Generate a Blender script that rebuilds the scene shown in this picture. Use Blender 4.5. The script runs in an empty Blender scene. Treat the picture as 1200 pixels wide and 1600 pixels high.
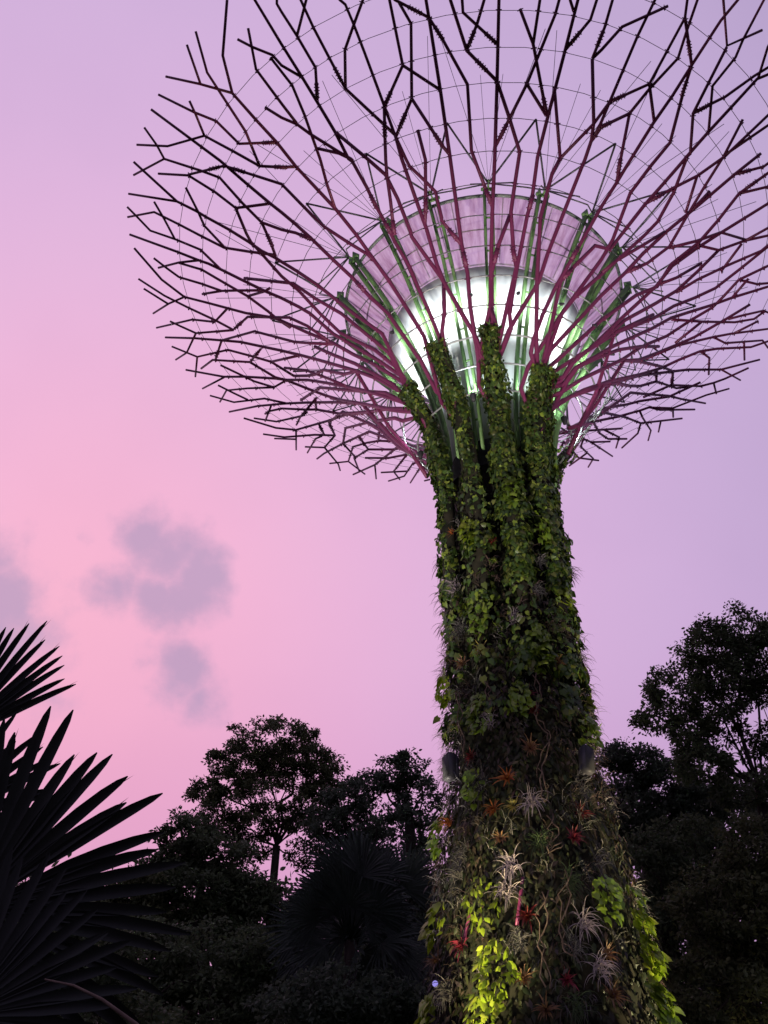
import bpy, math, random
import numpy as np
from mathutils import Vector

random.seed(11)
RNG = np.random.default_rng(7)
scene = bpy.context.scene
C = scene.collection
R = math.radians
EYE = 1.6                      # eye height; tabulated heights are measured from the eye

# ------------------------------------------------------------------ camera
cam_d = bpy.data.cameras.new('camera')
cam = bpy.data.objects.new('camera', cam_d)
C.objects.link(cam)
cam.location = (0, 0, EYE)
cam.rotation_euler = (R(90 + 36.981), 0, 0)
cam_d.sensor_fit = 'VERTICAL'
cam_d.sensor_height = 24
cam_d.lens = 12 / (800 / 1510.3)
cam_d.clip_start = 0.05
cam_d.clip_end = 6000
scene.camera = cam

# ------------------------------------------------------------------ sky
world = bpy.data.worlds.new('World')
scene.world = world
world.use_nodes = True
wt = world.node_tree
wt.nodes.clear()
N = wt.nodes.new
def L(a, b): wt.links.new(a, b)
def wmath(op, a, b=None, c=None):
    n = N('ShaderNodeMath'); n.operation = op
    for i, v in enumerate((a, b, c)):
        if v is None: continue
        if isinstance(v, (int, float)): n.inputs[i].default_value = v
        else: L(v, n.inputs[i])
    return n.outputs[0]
def wramp(fac, stops, smooth=True):
    n = N('ShaderNodeValToRGB')
    n.color_ramp.interpolation = 'B_SPLINE' if smooth else 'LINEAR'
    e = n.color_ramp.elements
    while len(e) < len(stops): e.new(0.5)
    for k, (p, c) in enumerate(stops):
        e[k].position = p; e[k].color = (*c, 1)
    L(fac, n.inputs[0])
    return n.outputs[0]
def srgb(r, g, b):
    return tuple(((v / 255 + .055) / 1.055) ** 2.4 if v > 10 else v / 255 / 12.92 for v in (r, g, b))
tc = N('ShaderNodeTexCoord')
DIR = tc.outputs['Generated']
def dot_to(v):
    v = Vector(v).normalized()
    n = N('ShaderNodeVectorMath'); n.operation = 'DOT_PRODUCT'
    L(DIR, n.inputs[0]); n.inputs[1].default_value = v
    return n.outputs['Value']
sepd = N('ShaderNodeSeparateXYZ'); L(DIR, sepd.inputs[0])
# angle from the pink afterglow low on the left, in units of pi
ang = wmath('DIVIDE', wmath('ARCCOSINE', wmath('MINIMUM', dot_to((-0.318, 0.820, 0.477)), 0.99999)), math.pi)
glow = wramp(ang, [(0.0, srgb(254, 188, 213)), (0.045, srgb(252, 189, 219)), (0.095, srgb(238, 187, 224)),
                   (0.15, srgb(221, 183, 225)), (0.22, srgb(207, 180, 222)), (0.32, srgb(176, 159, 200)), (0.48, srgb(142, 136, 172)), (1.0, srgb(126, 124, 146))])
# rosier and a little darker towards the horizon
el = wramp(sepd.outputs['Z'], [(0.0, (1, 1, 1)), (0.22, (1, 1, 1)), (0.47, (0, 0, 0)), (1, (0, 0, 0))])
low = N('ShaderNodeMix'); low.data_type = 'RGBA'; low.blend_type = 'MULTIPLY'
L(wmath('MULTIPLY', el, 0.9), low.inputs['Factor']); L(glow, low.inputs['A']); low.inputs['B'].default_value = (0.82, 0.61, 0.73, 1)
col = low.outputs['Result']
# soft grey-violet clouds
nz = N('ShaderNodeTexNoise'); nz.inputs['Scale'].default_value = 21; nz.inputs['Detail'].default_value = 6; nz.inputs['Roughness'].default_value = .55
L(DIR, nz.inputs['Vector'])
wv = N('ShaderNodeTexNoise'); wv.inputs['Scale'].default_value = 5; wv.inputs['Detail'].default_value = 3
L(DIR, wv.inputs['Vector'])
total = None
for v, size, amt in [
        ((-0.239, 0.788, 0.568), 2.2, .95), ((-0.218, 0.805, 0.551), 2.7, 1.0), ((-0.191, 0.821, 0.538), 2.4, 1.0), ((-0.200, 0.831, 0.519), 2.5, 1.0), ((-0.231, 0.824, 0.518), 2.0, .9), ((-0.267, 0.812, 0.519), 2.0, .85), ((-0.182, 0.837, 0.517), 1.8, .7), ((-0.184, 0.794, 0.580), 1.0, .35),
        ((-0.196, 0.872, 0.450), 2.5, 1.05), ((-0.185, 0.882, 0.434), 2.0, .9), ((-0.233, 0.857, 0.459), 1.4, .6), ((-0.212, 0.863, 0.458), 1.1, .55),
        ((-0.364, 0.791, 0.492), 3.0, 1.0), ((-0.389, 0.787, 0.479), 5.0, 1.0), ((-0.369, 0.771, 0.519), 1.9, .8), ((-0.331, 0.846, 0.418), 3.2, .42), ((-0.300, 0.776, 0.555), 1.4, .28)]:
    a = wmath('MULTIPLY', wmath('ARCCOSINE', wmath('MINIMUM', dot_to(v), 0.999999)), 180 / math.pi)
    b = wmath('MULTIPLY', wmath('MAXIMUM', wmath('SUBTRACT', 1.0, wmath('DIVIDE', a, size * 1.35)), 0.0), amt)
    total = b if total is None else wmath('MAXIMUM', total, b)
shape = wmath('ADD', total, wmath('MULTIPLY', wmath('SUBTRACT', nz.outputs['Fac'], 0.5), 1.35))
shape = wmath('MULTIPLY', shape, wmath('MINIMUM', wmath('MULTIPLY', total, 6.0), 1.0))
cm = N('ShaderNodeMapRange'); cm.interpolation_type = 'SMOOTHSTEP'
cm.inputs['From Min'].default_value = 0.14; cm.inputs['From Max'].default_value = 0.80
L(shape, cm.inputs['Value'])
cl = N('ShaderNodeMix'); cl.data_type = 'RGBA'
L(wmath('MULTIPLY', cm.outputs[0], 0.76), cl.inputs['Factor']); L(col, cl.inputs['A'])
cl.inputs['B'].default_value = (*srgb(184, 160, 195), 1)
# faint broad mottling of the whole sky
mt = N('ShaderNodeMix'); mt.data_type = 'RGBA'; mt.blend_type = 'MULTIPLY'; mt.inputs['Factor'].default_value = 1
L(cl.outputs['Result'], mt.inputs['A'])
L(wramp(wv.outputs['Fac'], [(0.3, (.955, .95, .965)), (0.7, (1.03, 1.02, 1.02))]), mt.inputs['B'])
bg = N('ShaderNodeBackground'); L(mt.outputs['Result'], bg.inputs['Color']); bg.inputs['Strength'].default_value = 0.97
sky = N('ShaderNodeTexSky'); sky.sky_type = 'NISHITA'; sky.sun_disc = False
sky.sun_elevation = R(1.0); sky.sun_rotation = R(-35)
bg2 = N('ShaderNodeBackground'); L(sky.outputs[0], bg2.inputs['Color']); bg2.inputs['Strength'].default_value = 0.0015
add = N('ShaderNodeAddShader'); L(bg.outputs[0], add.inputs[0]); L(bg2.outputs[0], add.inputs[1])
out = N('ShaderNodeOutputWorld'); L(add.outputs[0], out.inputs['Surface'])

# last glow of a sun just at the horizon, very weak
sd = bpy.data.lights.new('sun', 'SUN'); sd.energy = 0.12; sd.angle = R(12); sd.color = (1, .72, .74)
so = bpy.data.objects.new('sun', sd); C.objects.link(so)
so.rotation_euler = (R(86), 0, R(180 + 35)); so.location = (-40, 60, 20)

scene.view_settings.view_transform = 'Standard'
scene.view_settings.look = 'None'
scene.view_settings.exposure = 0
scene.view_settings.gamma = 1
scene.cycles.use_denoising = True
scene.cycles.max_bounces = 6
scene.cycles.transparent_max_bounces = 8
scene.cycles.sample_clamp_indirect = 4

# ------------------------------------------------------------------ measured tables (radius, bearing) on the trumpet; (bearing from the front, height) on the trunk
BRANCHES = [
([(11.33,-129.3),(10.53,-134.9),(9.79,-137.9),(8.96,-138.0),(8.20,-138.0),(7.48,-138.4),(6.68,-137.6),(6.16,-136.9),(5.44,-135.8),(4.90,-134.8),(4.36,-132.9),(3.90,-131.2),(3.33,-127.7),(2.74,-130.4),(2.26,-133.6),(1.96,-123.9),(2.00,-123.6)],[[(11.33,-143.7),(10.54,-140.8),(9.79,-137.9)],[(11.33,-137.9),(10.53,-140.7)],[(11.36,-135.6),(10.56,-138.6),(10.01,-139.4),(8.96,-141.1),(8.18,-144.4)],[(11.34,-155.9),(10.53,-153.0),(9.77,-147.2),(8.89,-145.7),(8.18,-144.4),(7.73,-141.0),(7.48,-138.5)],[(10.53,-144.1),(10.22,-145.2),(9.77,-147.2)],[(11.28,-146.7),(10.30,-145.1),(9.70,-143.6),(8.92,-143.8),(8.21,-138.0)],[(9.74,-129.0),(9.32,-128.8),(8.94,-128.6),(8.23,-129.9),(7.77,-131.1),(7.20,-132.7),(6.69,-134.8),(6.16,-136.9)]]),
([(11.29,-149.4),(10.04,-149.3),(9.11,-149.1),(8.20,-149.5),(7.44,-149.6),(7.09,-149.2),(6.64,-148.8),(6.14,-148.5),(5.47,-147.5),(4.89,-145.4),(4.40,-143.4),(3.94,-139.8),(3.02,-134.3),(2.45,-133.9),(2.15,-123.9),(2.00,-123.6)],[[(11.29,-152.6),(10.81,-154.0),(10.51,-155.4)],[(11.25,-161.1),(10.51,-155.4),(9.48,-153.3),(8.93,-152.1),(8.11,-153.9),(7.42,-155.1),(6.88,-152.9),(6.53,-150.7),(6.14,-148.8)],[(10.56,-158.5),(9.74,-155.6),(8.90,-155.4),(8.22,-155.9),(7.97,-154.1),(7.44,-149.6)],[(9.75,-155.5),(8.96,-149.4),(7.47,-143.9),(6.72,-143.6),(6.07,-143.0),(5.47,-139.7),(4.99,-135.6),(4.84,-134.8)],[(7.42,-155.1),(7.02,-157.9),(6.75,-160.6)]]),
([(11.32,-158.9),(9.87,-161.7),(9.26,-161.5),(8.92,-161.6),(8.24,-161.6),(7.56,-161.8),(7.17,-161.9),(6.76,-161.1),(6.55,-160.9),(6.10,-160.3),(5.46,-158.6),(4.95,-156.9),(4.45,-154.1),(3.77,-147.2),(3.01,-149.3),(2.45,-152.5),(2.00,-152.6)],[[(11.34,-164.8),(9.87,-161.7)],[(9.71,-158.1),(9.22,-161.3),(8.95,-163.7),(8.26,-166.4)],[(11.35,-169.2),(10.51,-166.0),(9.71,-166.2),(8.98,-166.4),(8.26,-166.6),(7.49,-164.2),(6.78,-160.4)]]),
([(8.22,-155.9),(7.71,-160.1),(7.52,-161.5),(7.15,-162.6),(6.77,-163.9),(6.44,-165.1),(5.88,-165.7),(5.17,-167.0),(4.55,-166.3),(3.71,-155.8),(3.25,-150.0),(3.02,-148.6),(2.45,-152.4),(2.00,-152.6)],[]),
([(11.32,-172.5),(9.76,-172.5),(9.04,-172.5),(8.73,-172.4),(8.30,-172.7),(7.65,-173.2),(6.88,-173.0),(6.35,-172.2),(5.80,-171.2),(5.44,-170.4),(4.71,-169.7),(4.19,-165.5),(3.63,-158.6),(3.03,-149.0),(2.45,-152.5),(2.00,-152.6)],[[(11.37,-167.3),(11.05,-168.4),(10.62,-170.1),(9.82,-169.8),(8.99,-169.7),(8.34,-172.6)],[(10.54,-164.0),(10.18,-166.5),(9.82,-169.8)],[(10.58,-175.8),(10.17,-177.2),(9.79,-178.5),(9.02,-178.4),(8.35,-178.7),(7.79,-176.9),(6.91,-172.9)],[(9.06,178.8),(8.35,-178.7)],[(10.47,-177.7),(9.72,-174.9),(9.04,-172.5)],[(9.72,-175.0),(8.96,-174.6),(8.23,-176.1),(7.47,-177.6),(6.80,-179.5),(6.54,179.3),(6.09,178.2)],[(7.47,-177.6),(6.88,-173.0),(6.74,-171.2)]]),
([(11.22,-175.0),(10.44,179.7),(9.76,176.7),(8.97,176.7),(7.63,176.6),(6.58,179.3),(5.52,-179.2),(4.67,-173.6),(4.11,-169.2),(3.61,-161.6),(2.97,-151.1),(2.45,-152.5),(2.00,-152.6)],[[(11.31,178.5),(10.51,175.9),(9.78,174.1),(8.84,171.9),(8.31,169.9),(7.59,175.5),(6.10,-177.9),(5.51,-176.3),(4.67,-174.1)],[(11.22,176.5),(10.45,173.9)],[(11.23,170.9),(10.44,174.1),(9.76,176.7)],[(11.39,167.4),(9.75,170.9),(8.91,171.4),(8.27,176.4)],[(10.69,169.5),(10.38,168.6),(9.87,167.1),(8.31,169.8)],[(11.45,159.3),(10.75,161.3),(9.87,167.1)],[(10.42,160.2),(11.20,154.5)]]),
([(7.56,-172.4),(6.41,-166.9),(6.07,-164.8),(5.41,-163.5),(4.68,-159.0),(3.47,-149.0),(3.03,-150.1),(2.45,-152.5),(2.00,-152.6)],[]),
([(11.25,165.1),(10.01,165.6),(8.96,165.9),(8.23,166.1),(7.56,165.7),(6.74,166.4),(5.98,167.5),(5.26,170.8),(3.96,-175.8),(3.42,-165.4),(2.81,-155.5),(2.45,-152.7),(2.00,-152.6)],[[(8.96,165.9),(7.50,170.9),(6.07,172.6),(5.56,175.9),(4.71,-174.7)],[(8.96,165.9),(9.67,159.9)],[(7.43,160.0),(5.98,167.5)]]),
([(10.63,156.8),(9.85,159.4),(9.03,159.3),(8.33,159.2),(7.73,153.7),(7.31,152.6),(6.66,150.1),(6.07,147.6),(4.89,151.4),(3.99,163.1),(3.40,175.8),(2.91,-172.6),(2.67,-165.9),(2.37,-153.0),(2.00,-152.6)],[[(8.33,159.2),(7.57,164.5)]]),
([(11.36,156.5),(9.94,154.1),(9.02,154.0),(7.78,153.2),(7.29,152.9),(6.31,155.0),(5.45,157.7),(4.39,167.1),(3.59,-179.3),(3.14,-169.0),(2.75,-160.5),(2.45,-152.8),(2.00,-152.6)],[[(6.98,158.7),(6.02,160.3),(5.05,163.0),(4.38,167.4)]]),
([(11.36,143.3),(9.78,143.5),(8.41,142.9),(7.44,142.2),(5.90,144.5),(4.07,161.8),(2.92,-172.2),(2.45,-153.2),(2.00,-152.6)],[[(11.38,151.0),(9.96,153.9)],[(9.68,157.8),(9.02,154.0),(8.79,152.3),(8.18,149.6),(7.38,152.5)],[(10.54,151.6),(10.19,148.7),(9.89,146.0)],[(11.24,146.6),(10.39,149.8),(9.38,149.9),(8.18,149.6)],[(11.37,148.8),(10.63,145.9),(9.09,145.8),(8.40,143.0)],[(10.33,138.2),(9.17,142.9)]]),
([(6.81,155.6),(6.18,157.3),(5.74,160.1),(5.20,166.6),(4.36,174.9),(3.96,-176.2),(3.00,-189.6),(2.45,-197.9),(2.00,-198.6)],[[(11.22,162.8),(10.42,160.2),(8.92,163.0),(8.02,161.3),(7.43,160.0),(6.81,155.6)]]),
([(11.09,140.6),(10.32,135.2),(9.63,132.6),(7.65,132.6),(6.24,135.8),(3.95,157.8),(3.02,-174.5),(2.45,-153.2),(2.00,-152.6)],[[(11.15,132.2),(10.32,129.7)],[(11.17,126.7),(9.62,132.6)]]),
([(11.30,134.5),(10.63,131.6),(9.21,128.9),(8.49,126.0),(7.72,131.9),(6.13,138.1),(4.20,141.6),(3.00,152.1),(2.45,160.7),(2.00,161.4)],[[(8.28,132.2),(8.84,127.7)],[(10.57,126.4),(9.91,123.6),(8.49,126.0)],[(10.99,124.5),(9.51,127.5),(9.05,127.6)],[(11.55,115.4),(10.98,117.1),(9.90,123.6)]]),
([(11.19,121.6),(10.44,122.0),(8.87,122.1),(6.59,123.6),(4.20,121.5),(3.00,115.1),(2.45,109.9),(2.00,109.4)],[[(8.86,122.1),(9.73,116.1)]]),
([(8.86,122.1),(7.49,127.4),(5.53,132.2),(4.20,128.8),(3.00,118.5),(2.45,110.1),(2.00,109.4)],[]),
([(11.60,112.4),(9.99,110.5),(7.94,110.3),(6.36,112.0),(4.20,111.6),(3.00,110.5),(2.45,109.5),(2.00,109.4)],[[(11.20,118.6),(10.39,116.1),(11.26,110.4)],[(10.39,116.1),(8.82,119.4),(7.99,118.2),(7.37,116.7),(6.44,113.1)],[(11.49,107.5),(9.98,110.5)],[(7.41,116.8),(5.83,124.2)],[(10.68,107.7),(10.34,105.3),(10.02,102.6)],[(11.50,104.8),(10.64,102.4),(9.00,102.7),(8.52,100.3)],[(11.35,100.2),(8.02,100.5)],[(9.03,100.5),(9.84,97.5)],[(10.94,97.5),(10.72,96.5)]]),
([(11.05,112.1),(9.89,115.9),(8.58,115.8),(7.90,110.8),(6.16,107.0),(4.20,107.4),(3.00,108.5),(2.45,109.4),(2.00,109.4)],[[(8.58,115.8),(7.79,121.1)]]),
([(6.91,115.4),(5.99,117.7),(4.20,116.4),(3.00,112.7),(2.45,109.7),(2.00,109.4)],[]),
([(9.53,114.0),(8.91,109.4),(8.10,106.0),(4.20,106.5),(3.00,108.1),(2.45,109.3),(2.00,109.4)],[[(11.12,102.8),(10.29,105.4),(8.10,106.0)]]),
([(7.58,143.6),(5.95,152.4),(4.46,164.2),(3.16,-166.8),(2.45,-153.0),(2.00,-152.6)],[]),
([(5.30,176.7),(4.62,-179.1),(4.02,-172.7),(3.54,-165.6),(3.09,-157.7),(2.45,-152.7),(2.00,-152.6)],[]),
([(5.89,146.9),(3.99,163.1),(3.00,162.1),(2.45,161.5),(2.00,161.4)],[]),
([(3.43,164.2),(2.82,-176.5),(2.61,-172.4),(2.31,-153.2),(2.00,-152.6)],[]),
([(9.89,140.5),(9.59,141.1),(8.85,141.3),(7.83,139.1),(7.43,138.6),(6.50,136.6),(3.95,157.8),(3.00,160.0),(2.45,161.3),(2.00,161.4)],[[(9.24,134.3),(8.56,136.8),(6.69,145.2)],[(6.80,144.4),(7.43,138.6)],[(10.64,139.9),(9.88,137.1),(8.44,137.0),(7.99,138.1)]]),
([(11.75,-126.0),(10.93,-126.1),(9.81,-126.3),(8.98,-126.3),(8.27,-126.4),(7.49,-126.5),(6.84,-126.8),(6.74,-126.3),(6.09,-126.2),(5.77,-126.2),(5.18,-125.5),(4.90,-125.2),(4.40,-123.5),(3.99,-123.0),(3.59,-121.7),(3.23,-120.5),(2.45,-123.5),(2.00,-123.6)],[[(10.54,-131.5),(10.19,-130.4),(9.75,-128.5),(9.44,-128.2),(8.99,-126.5)],[(10.56,-129.2),(9.76,-132.1),(8.77,-132.2),(8.19,-132.2)],[(8.99,-135.1),(8.54,-133.9),(8.18,-132.3),(7.82,-131.3),(7.08,-128.0),(6.80,-126.3),(6.74,-126.1)],[(7.43,-131.8),(7.05,-128.1),(6.80,-126.3)],[(11.45,-121.8),(10.65,-123.4),(10.58,-123.7),(10.38,-123.7),(9.77,-123.5),(8.95,-123.4),(8.27,-126.4)],[(10.85,-118.1),(10.30,-119.7),(9.77,-123.4)]]),
([(7.49,-126.5),(6.59,-122.6),(6.12,-120.2),(5.59,-119.5),(4.92,-119.1),(4.85,-119.3),(4.04,-113.2),(3.12,-103.5),(2.81,-102.8),(2.29,-104.8),(1.99,-95.8),(2.00,-95.6)],[]),
([(11.25,-104.8),(10.78,-104.8),(9.94,-102.7),(9.36,-102.8),(9.00,-102.8),(7.41,-102.9),(6.07,-103.1),(5.18,-103.3),(4.47,-103.5),(3.99,-102.8),(3.51,-103.5),(3.28,-103.4),(2.76,-103.0),(2.45,-95.8),(2.00,-95.6)],[[(10.85,-116.9),(9.96,-115.2),(9.82,-114.7),(9.36,-114.6),(8.73,-114.6),(7.47,-114.7),(6.82,-114.6),(6.23,-113.9),(6.08,-113.6),(5.70,-110.6),(5.46,-108.6),(4.98,-108.4),(4.93,-108.6),(4.47,-103.7)],[(7.47,-114.7),(6.93,-116.6),(6.41,-118.7),(6.09,-120.0),(5.63,-121.6),(5.11,-124.0)],[(11.30,-106.0),(10.90,-106.0),(10.13,-108.1),(9.56,-108.2),(8.15,-108.9),(7.47,-114.5)],[(8.15,-108.9),(7.42,-102.9)],[(10.85,-110.0),(10.13,-108.1)],[(11.08,-99.5),(9.94,-102.7)]]),
([(6.82,-114.5),(6.30,-114.9),(5.17,-114.3),(4.88,-113.9),(4.25,-113.5),(3.95,-112.5),(3.44,-107.7),(3.12,-103.5),(2.45,-95.8),(2.00,-95.6)],[[(11.10,-120.4),(10.37,-120.4),(9.71,-120.6),(8.19,-120.4),(6.82,-114.6)],[(11.66,-111.5),(11.26,-111.5),(10.32,-110.4),(9.76,-112.0),(9.36,-114.6),(8.96,-117.5),(8.19,-120.4)],[(6.75,-109.3),(6.10,-109.3),(5.25,-112.4),(4.94,-114.1)],[(11.01,-107.3),(10.32,-110.4)]]),
([(3.96,-112.5),(3.51,-115.3),(3.29,-118.4),(2.45,-123.4),(2.00,-123.6)],[]),
([(11.25,-102.1),(10.79,-102.1),(10.03,-99.8),(9.26,-99.1),(8.16,-97.1),(7.46,-91.5),(6.74,-88.7),(6.04,-85.5),(5.29,-86.4),(4.94,-86.9),(4.28,-85.4),(4.05,-84.1),(3.00,-91.0),(2.45,-95.2),(2.00,-95.6)],[[(11.25,-94.8),(10.61,-94.8),(9.75,-93.1),(9.18,-93.9),(8.70,-95.1),(8.16,-97.1)],[(11.20,-97.0),(10.03,-99.8)],[(10.56,-90.2),(9.75,-93.1)]]),
([(11.42,-94.0),(11.02,-94.0),(10.08,-91.6),(9.17,-91.6),(7.46,-91.5),(5.93,-91.8),(4.91,-92.7),(4.01,-93.8),(3.48,-94.8),(2.80,-102.0),(2.45,-95.8),(2.00,-95.6)],[[(11.63,-113.6),(11.23,-113.6),(10.34,-110.1),(9.53,-107.4),(8.99,-102.8),(8.51,-101.2),(7.44,-97.4),(6.09,-97.6),(5.90,-96.9),(5.03,-92.6)],[(9.45,-106.9),(8.96,-105.8),(7.40,-108.9),(6.78,-114.4)],[(7.40,-108.9),(6.31,-104.6),(6.08,-103.1)],[(11.25,-95.1),(10.66,-95.1),(9.83,-97.2),(9.23,-97.3),(8.97,-97.3),(8.24,-91.6)],[(11.25,-79.6),(10.78,-79.6),(9.89,-82.0),(9.24,-82.2),(8.93,-82.4),(7.42,-85.5),(6.11,-91.8)],[(7.42,-85.5),(6.83,-80.4)],[(11.58,-108.4),(10.34,-110.1)],[(10.70,-99.7),(9.83,-97.2)],[(11.11,-88.8),(10.08,-91.6)],[(10.69,-84.2),(9.89,-82.0)]]),
([(3.49,-94.7),(3.13,-92.0),(2.82,-91.5),(2.45,-95.4),(2.00,-95.6)],[]),
([(11.40,-82.0),(11.00,-82.0),(9.93,-79.3),(9.30,-79.3),(8.22,-79.4),(6.75,-80.1),(5.98,-80.8),(5.23,-80.8),(4.89,-81.7),(3.99,-84.0),(3.38,-86.3),(3.17,-85.3),(2.45,-95.3),(2.00,-95.6)],[[(8.99,-88.2),(8.27,-85.3),(6.83,-80.3)],[(11.25,-82.5),(10.75,-82.5),(9.73,-85.1),(9.20,-85.2),(8.24,-85.3)],[(11.25,-80.4),(10.84,-80.4),(9.93,-81.9),(9.27,-80.5),(9.05,-79.5)],[(11.28,-78.7),(10.88,-78.7),(9.89,-76.3),(9.39,-76.4),(8.97,-76.5),(8.23,-79.4)],[(10.66,-87.8),(9.73,-85.1)],[(10.79,-76.8),(9.93,-79.3)],[(10.82,-85.4),(9.93,-81.9)],[(10.87,-73.4),(9.89,-76.3)]]),
([(4.87,-87.3),(4.41,-90.7),(3.96,-93.6),(3.00,-94.8),(2.45,-95.5),(2.00,-95.6)],[]),
([(6.04,-74.9),(5.73,-76.2),(4.91,-77.4),(3.89,-75.4),(3.02,-71.9),(2.45,-65.8),(2.00,-65.6)],[[(7.44,-79.9),(6.04,-74.9)],[(11.02,-64.5),(10.08,-63.1),(9.74,-62.0),(8.17,-61.8),(7.45,-67.7),(6.92,-69.4),(6.04,-74.9)],[(8.17,-61.8),(7.54,-56.7)]]),
([(8.19,-74.1),(6.94,-69.5),(6.59,-68.6),(6.16,-68.5),(6.06,-68.6),(5.05,-70.4),(4.35,-72.9),(3.88,-74.6),(3.39,-82.0),(3.13,-86.6),(2.45,-95.3),(2.00,-95.6)],[[(11.76,-72.0),(11.36,-72.0),(10.44,-74.1),(9.47,-74.0),(8.89,-73.8),(8.19,-74.1)],[(9.78,-65.4),(9.02,-71.0),(8.43,-73.0),(8.19,-74.1)],[(11.56,-65.7),(11.16,-65.7),(10.40,-67.6),(9.78,-67.7),(8.96,-67.9),(7.45,-67.7),(6.96,-67.9),(6.57,-68.5)],[(7.41,-62.6),(6.92,-67.4),(6.60,-68.4)],[(11.07,-62.4),(10.19,-61.7),(9.51,-60.6),(8.96,-59.5),(8.08,-61.3),(7.41,-62.6)],[(7.41,-62.6),(6.38,-59.3),(6.05,-57.8)],[(11.55,-77.1),(10.44,-74.1)],[(11.45,-70.4),(10.40,-67.6)]]),
([(9.76,-62.1),(9.01,-56.6),(8.51,-55.2),(7.40,-50.7),(6.77,-51.6),(6.01,-52.6),(5.07,-50.9),(4.66,-51.9),(3.81,-58.4),(3.54,-61.9),(2.59,-74.0),(2.25,-76.6),(1.95,-65.9),(2.00,-65.6)],[]),
([(11.22,-56.2),(10.67,-56.3),(10.12,-56.7),(9.01,-56.6),(8.23,-56.4),(7.49,-56.7),(6.43,-57.4),(6.04,-57.7),(5.48,-59.1),(4.35,-63.7),(3.85,-67.3),(3.45,-70.8),(3.06,-73.6),(2.83,-73.8),(2.45,-65.8),(2.00,-65.6)],[[(11.00,-59.6),(10.49,-58.2),(9.81,-53.3),(10.58,-50.2)]]),
([(9.79,-53.2),(8.95,-51.9),(8.23,-50.5),(7.56,-44.9),(7.47,-45.0),(6.71,-41.7),(6.01,-39.8),(5.59,-41.0),(4.82,-45.8),(4.44,-49.4),(3.85,-57.4),(3.54,-61.9),(3.00,-64.1),(2.45,-65.5),(2.00,-65.6)],[[(10.96,-44.1),(10.17,-45.1),(9.81,-45.9),(9.01,-47.5),(8.67,-48.8),(8.23,-50.5)]]),
([(11.65,-40.9),(11.25,-40.9),(10.57,-43.2),(10.08,-44.2),(9.82,-45.1),(8.99,-45.1),(8.21,-45.1),(7.58,-45.1),(7.38,-45.1),(6.73,-45.7),(6.03,-46.7),(5.38,-48.3),(4.89,-50.3),(4.79,-56.3),(4.32,-61.4),(3.98,-65.6),(3.00,-65.6),(2.45,-65.6),(2.00,-65.6)],[[(11.69,-53.5),(11.04,-53.0),(10.13,-51.7),(9.76,-50.8),(8.97,-50.9),(8.21,-45.1)],[(11.07,-48.8),(10.44,-47.6),(9.86,-45.1)],[(11.54,-41.1),(11.14,-41.1),(10.13,-38.5),(9.60,-38.4),(8.21,-38.1),(7.39,-39.5),(6.74,-42.8),(6.07,-46.6)],[(7.39,-39.6),(6.69,-34.6)],[(11.68,-45.2),(10.57,-43.2)],[(10.99,-36.1),(10.13,-38.5)]]),
([(9.05,-33.0),(8.23,-33.0),(7.03,-33.4),(6.07,-35.0),(5.33,-37.5),(4.78,-39.9),(4.15,-45.5),(2.96,-63.3),(2.45,-65.5),(2.00,-65.6)],[[(9.03,-41.5),(8.20,-38.4),(7.40,-35.9),(6.72,-33.7),(5.96,-30.5),(5.30,-33.6),(4.78,-39.9)],[(11.46,-38.6),(11.06,-38.6),(10.09,-36.4),(9.49,-36.8),(8.20,-38.4)],[(7.47,-33.9),(6.72,-33.7)],[(8.15,-16.1),(7.44,-21.8),(6.72,-24.8),(5.95,-30.1)],[(8.23,-33.0),(9.01,-30.1),(9.14,-30.1),(10.07,-30.3),(11.15,-27.7),(11.55,-27.7)],[(6.02,-35.5),(5.44,-39.3),(4.82,-45.8),(4.46,-49.6)],[(11.12,-33.2),(10.09,-36.4)],[(11.08,-33.2),(10.07,-30.3)]]),
([(11.25,-26.0),(10.49,-26.0),(9.63,-28.3),(9.08,-28.2),(8.17,-28.2),(7.43,-25.5),(6.75,-24.0),(5.84,-25.0),(5.31,-22.9),(4.73,-29.3),(3.83,-40.0),(2.83,-58.0),(2.46,-67.4),(2.16,-65.6),(2.00,-65.6)],[[(8.17,-28.2),(9.00,-25.4),(9.68,-24.3),(10.61,-26.0),(11.25,-26.0)],[(11.25,-10.3),(10.48,-10.3),(9.49,-13.4),(8.92,-14.0),(8.15,-15.7),(7.32,-17.3),(6.69,-23.6)],[(11.25,-13.5),(10.55,-13.5),(9.50,-16.1),(8.91,-15.9),(8.16,-15.6)],[(8.07,-15.3),(7.43,-10.2)],[(6.74,-17.2),(5.92,-18.9),(5.40,-22.7)],[(10.36,-30.5),(9.63,-28.3)],[(10.77,-20.3),(9.68,-24.3)],[(10.47,-15.8),(9.49,-13.4)],[(10.28,-18.5),(9.50,-16.1)]]),
([(11.25,-19.5),(10.42,-19.5),(9.59,-21.7),(8.93,-21.7),(7.44,-21.7),(6.68,-22.8),(5.87,-24.1),(5.27,-23.5),(4.13,-30.1),(3.46,-38.2),(2.92,-48.1),(2.57,-50.3),(2.27,-65.1),(2.00,-65.6)],[[(10.48,-24.3),(9.59,-21.7)]]),
([(7.32,-17.3),(6.60,-15.4),(5.89,-14.2),(5.18,-17.5),(4.25,-27.0),(3.41,-38.4),(3.10,-46.1),(2.68,-49.0),(2.38,-65.1),(2.00,-65.6)],[[(11.25,-11.2),(10.46,-11.2),(9.68,-12.7),(8.96,-11.5),(8.75,-10.8),(7.60,-11.1),(6.60,-12.6),(5.89,-13.6)],[(10.68,-16.4),(9.68,-12.7)]]),
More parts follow.
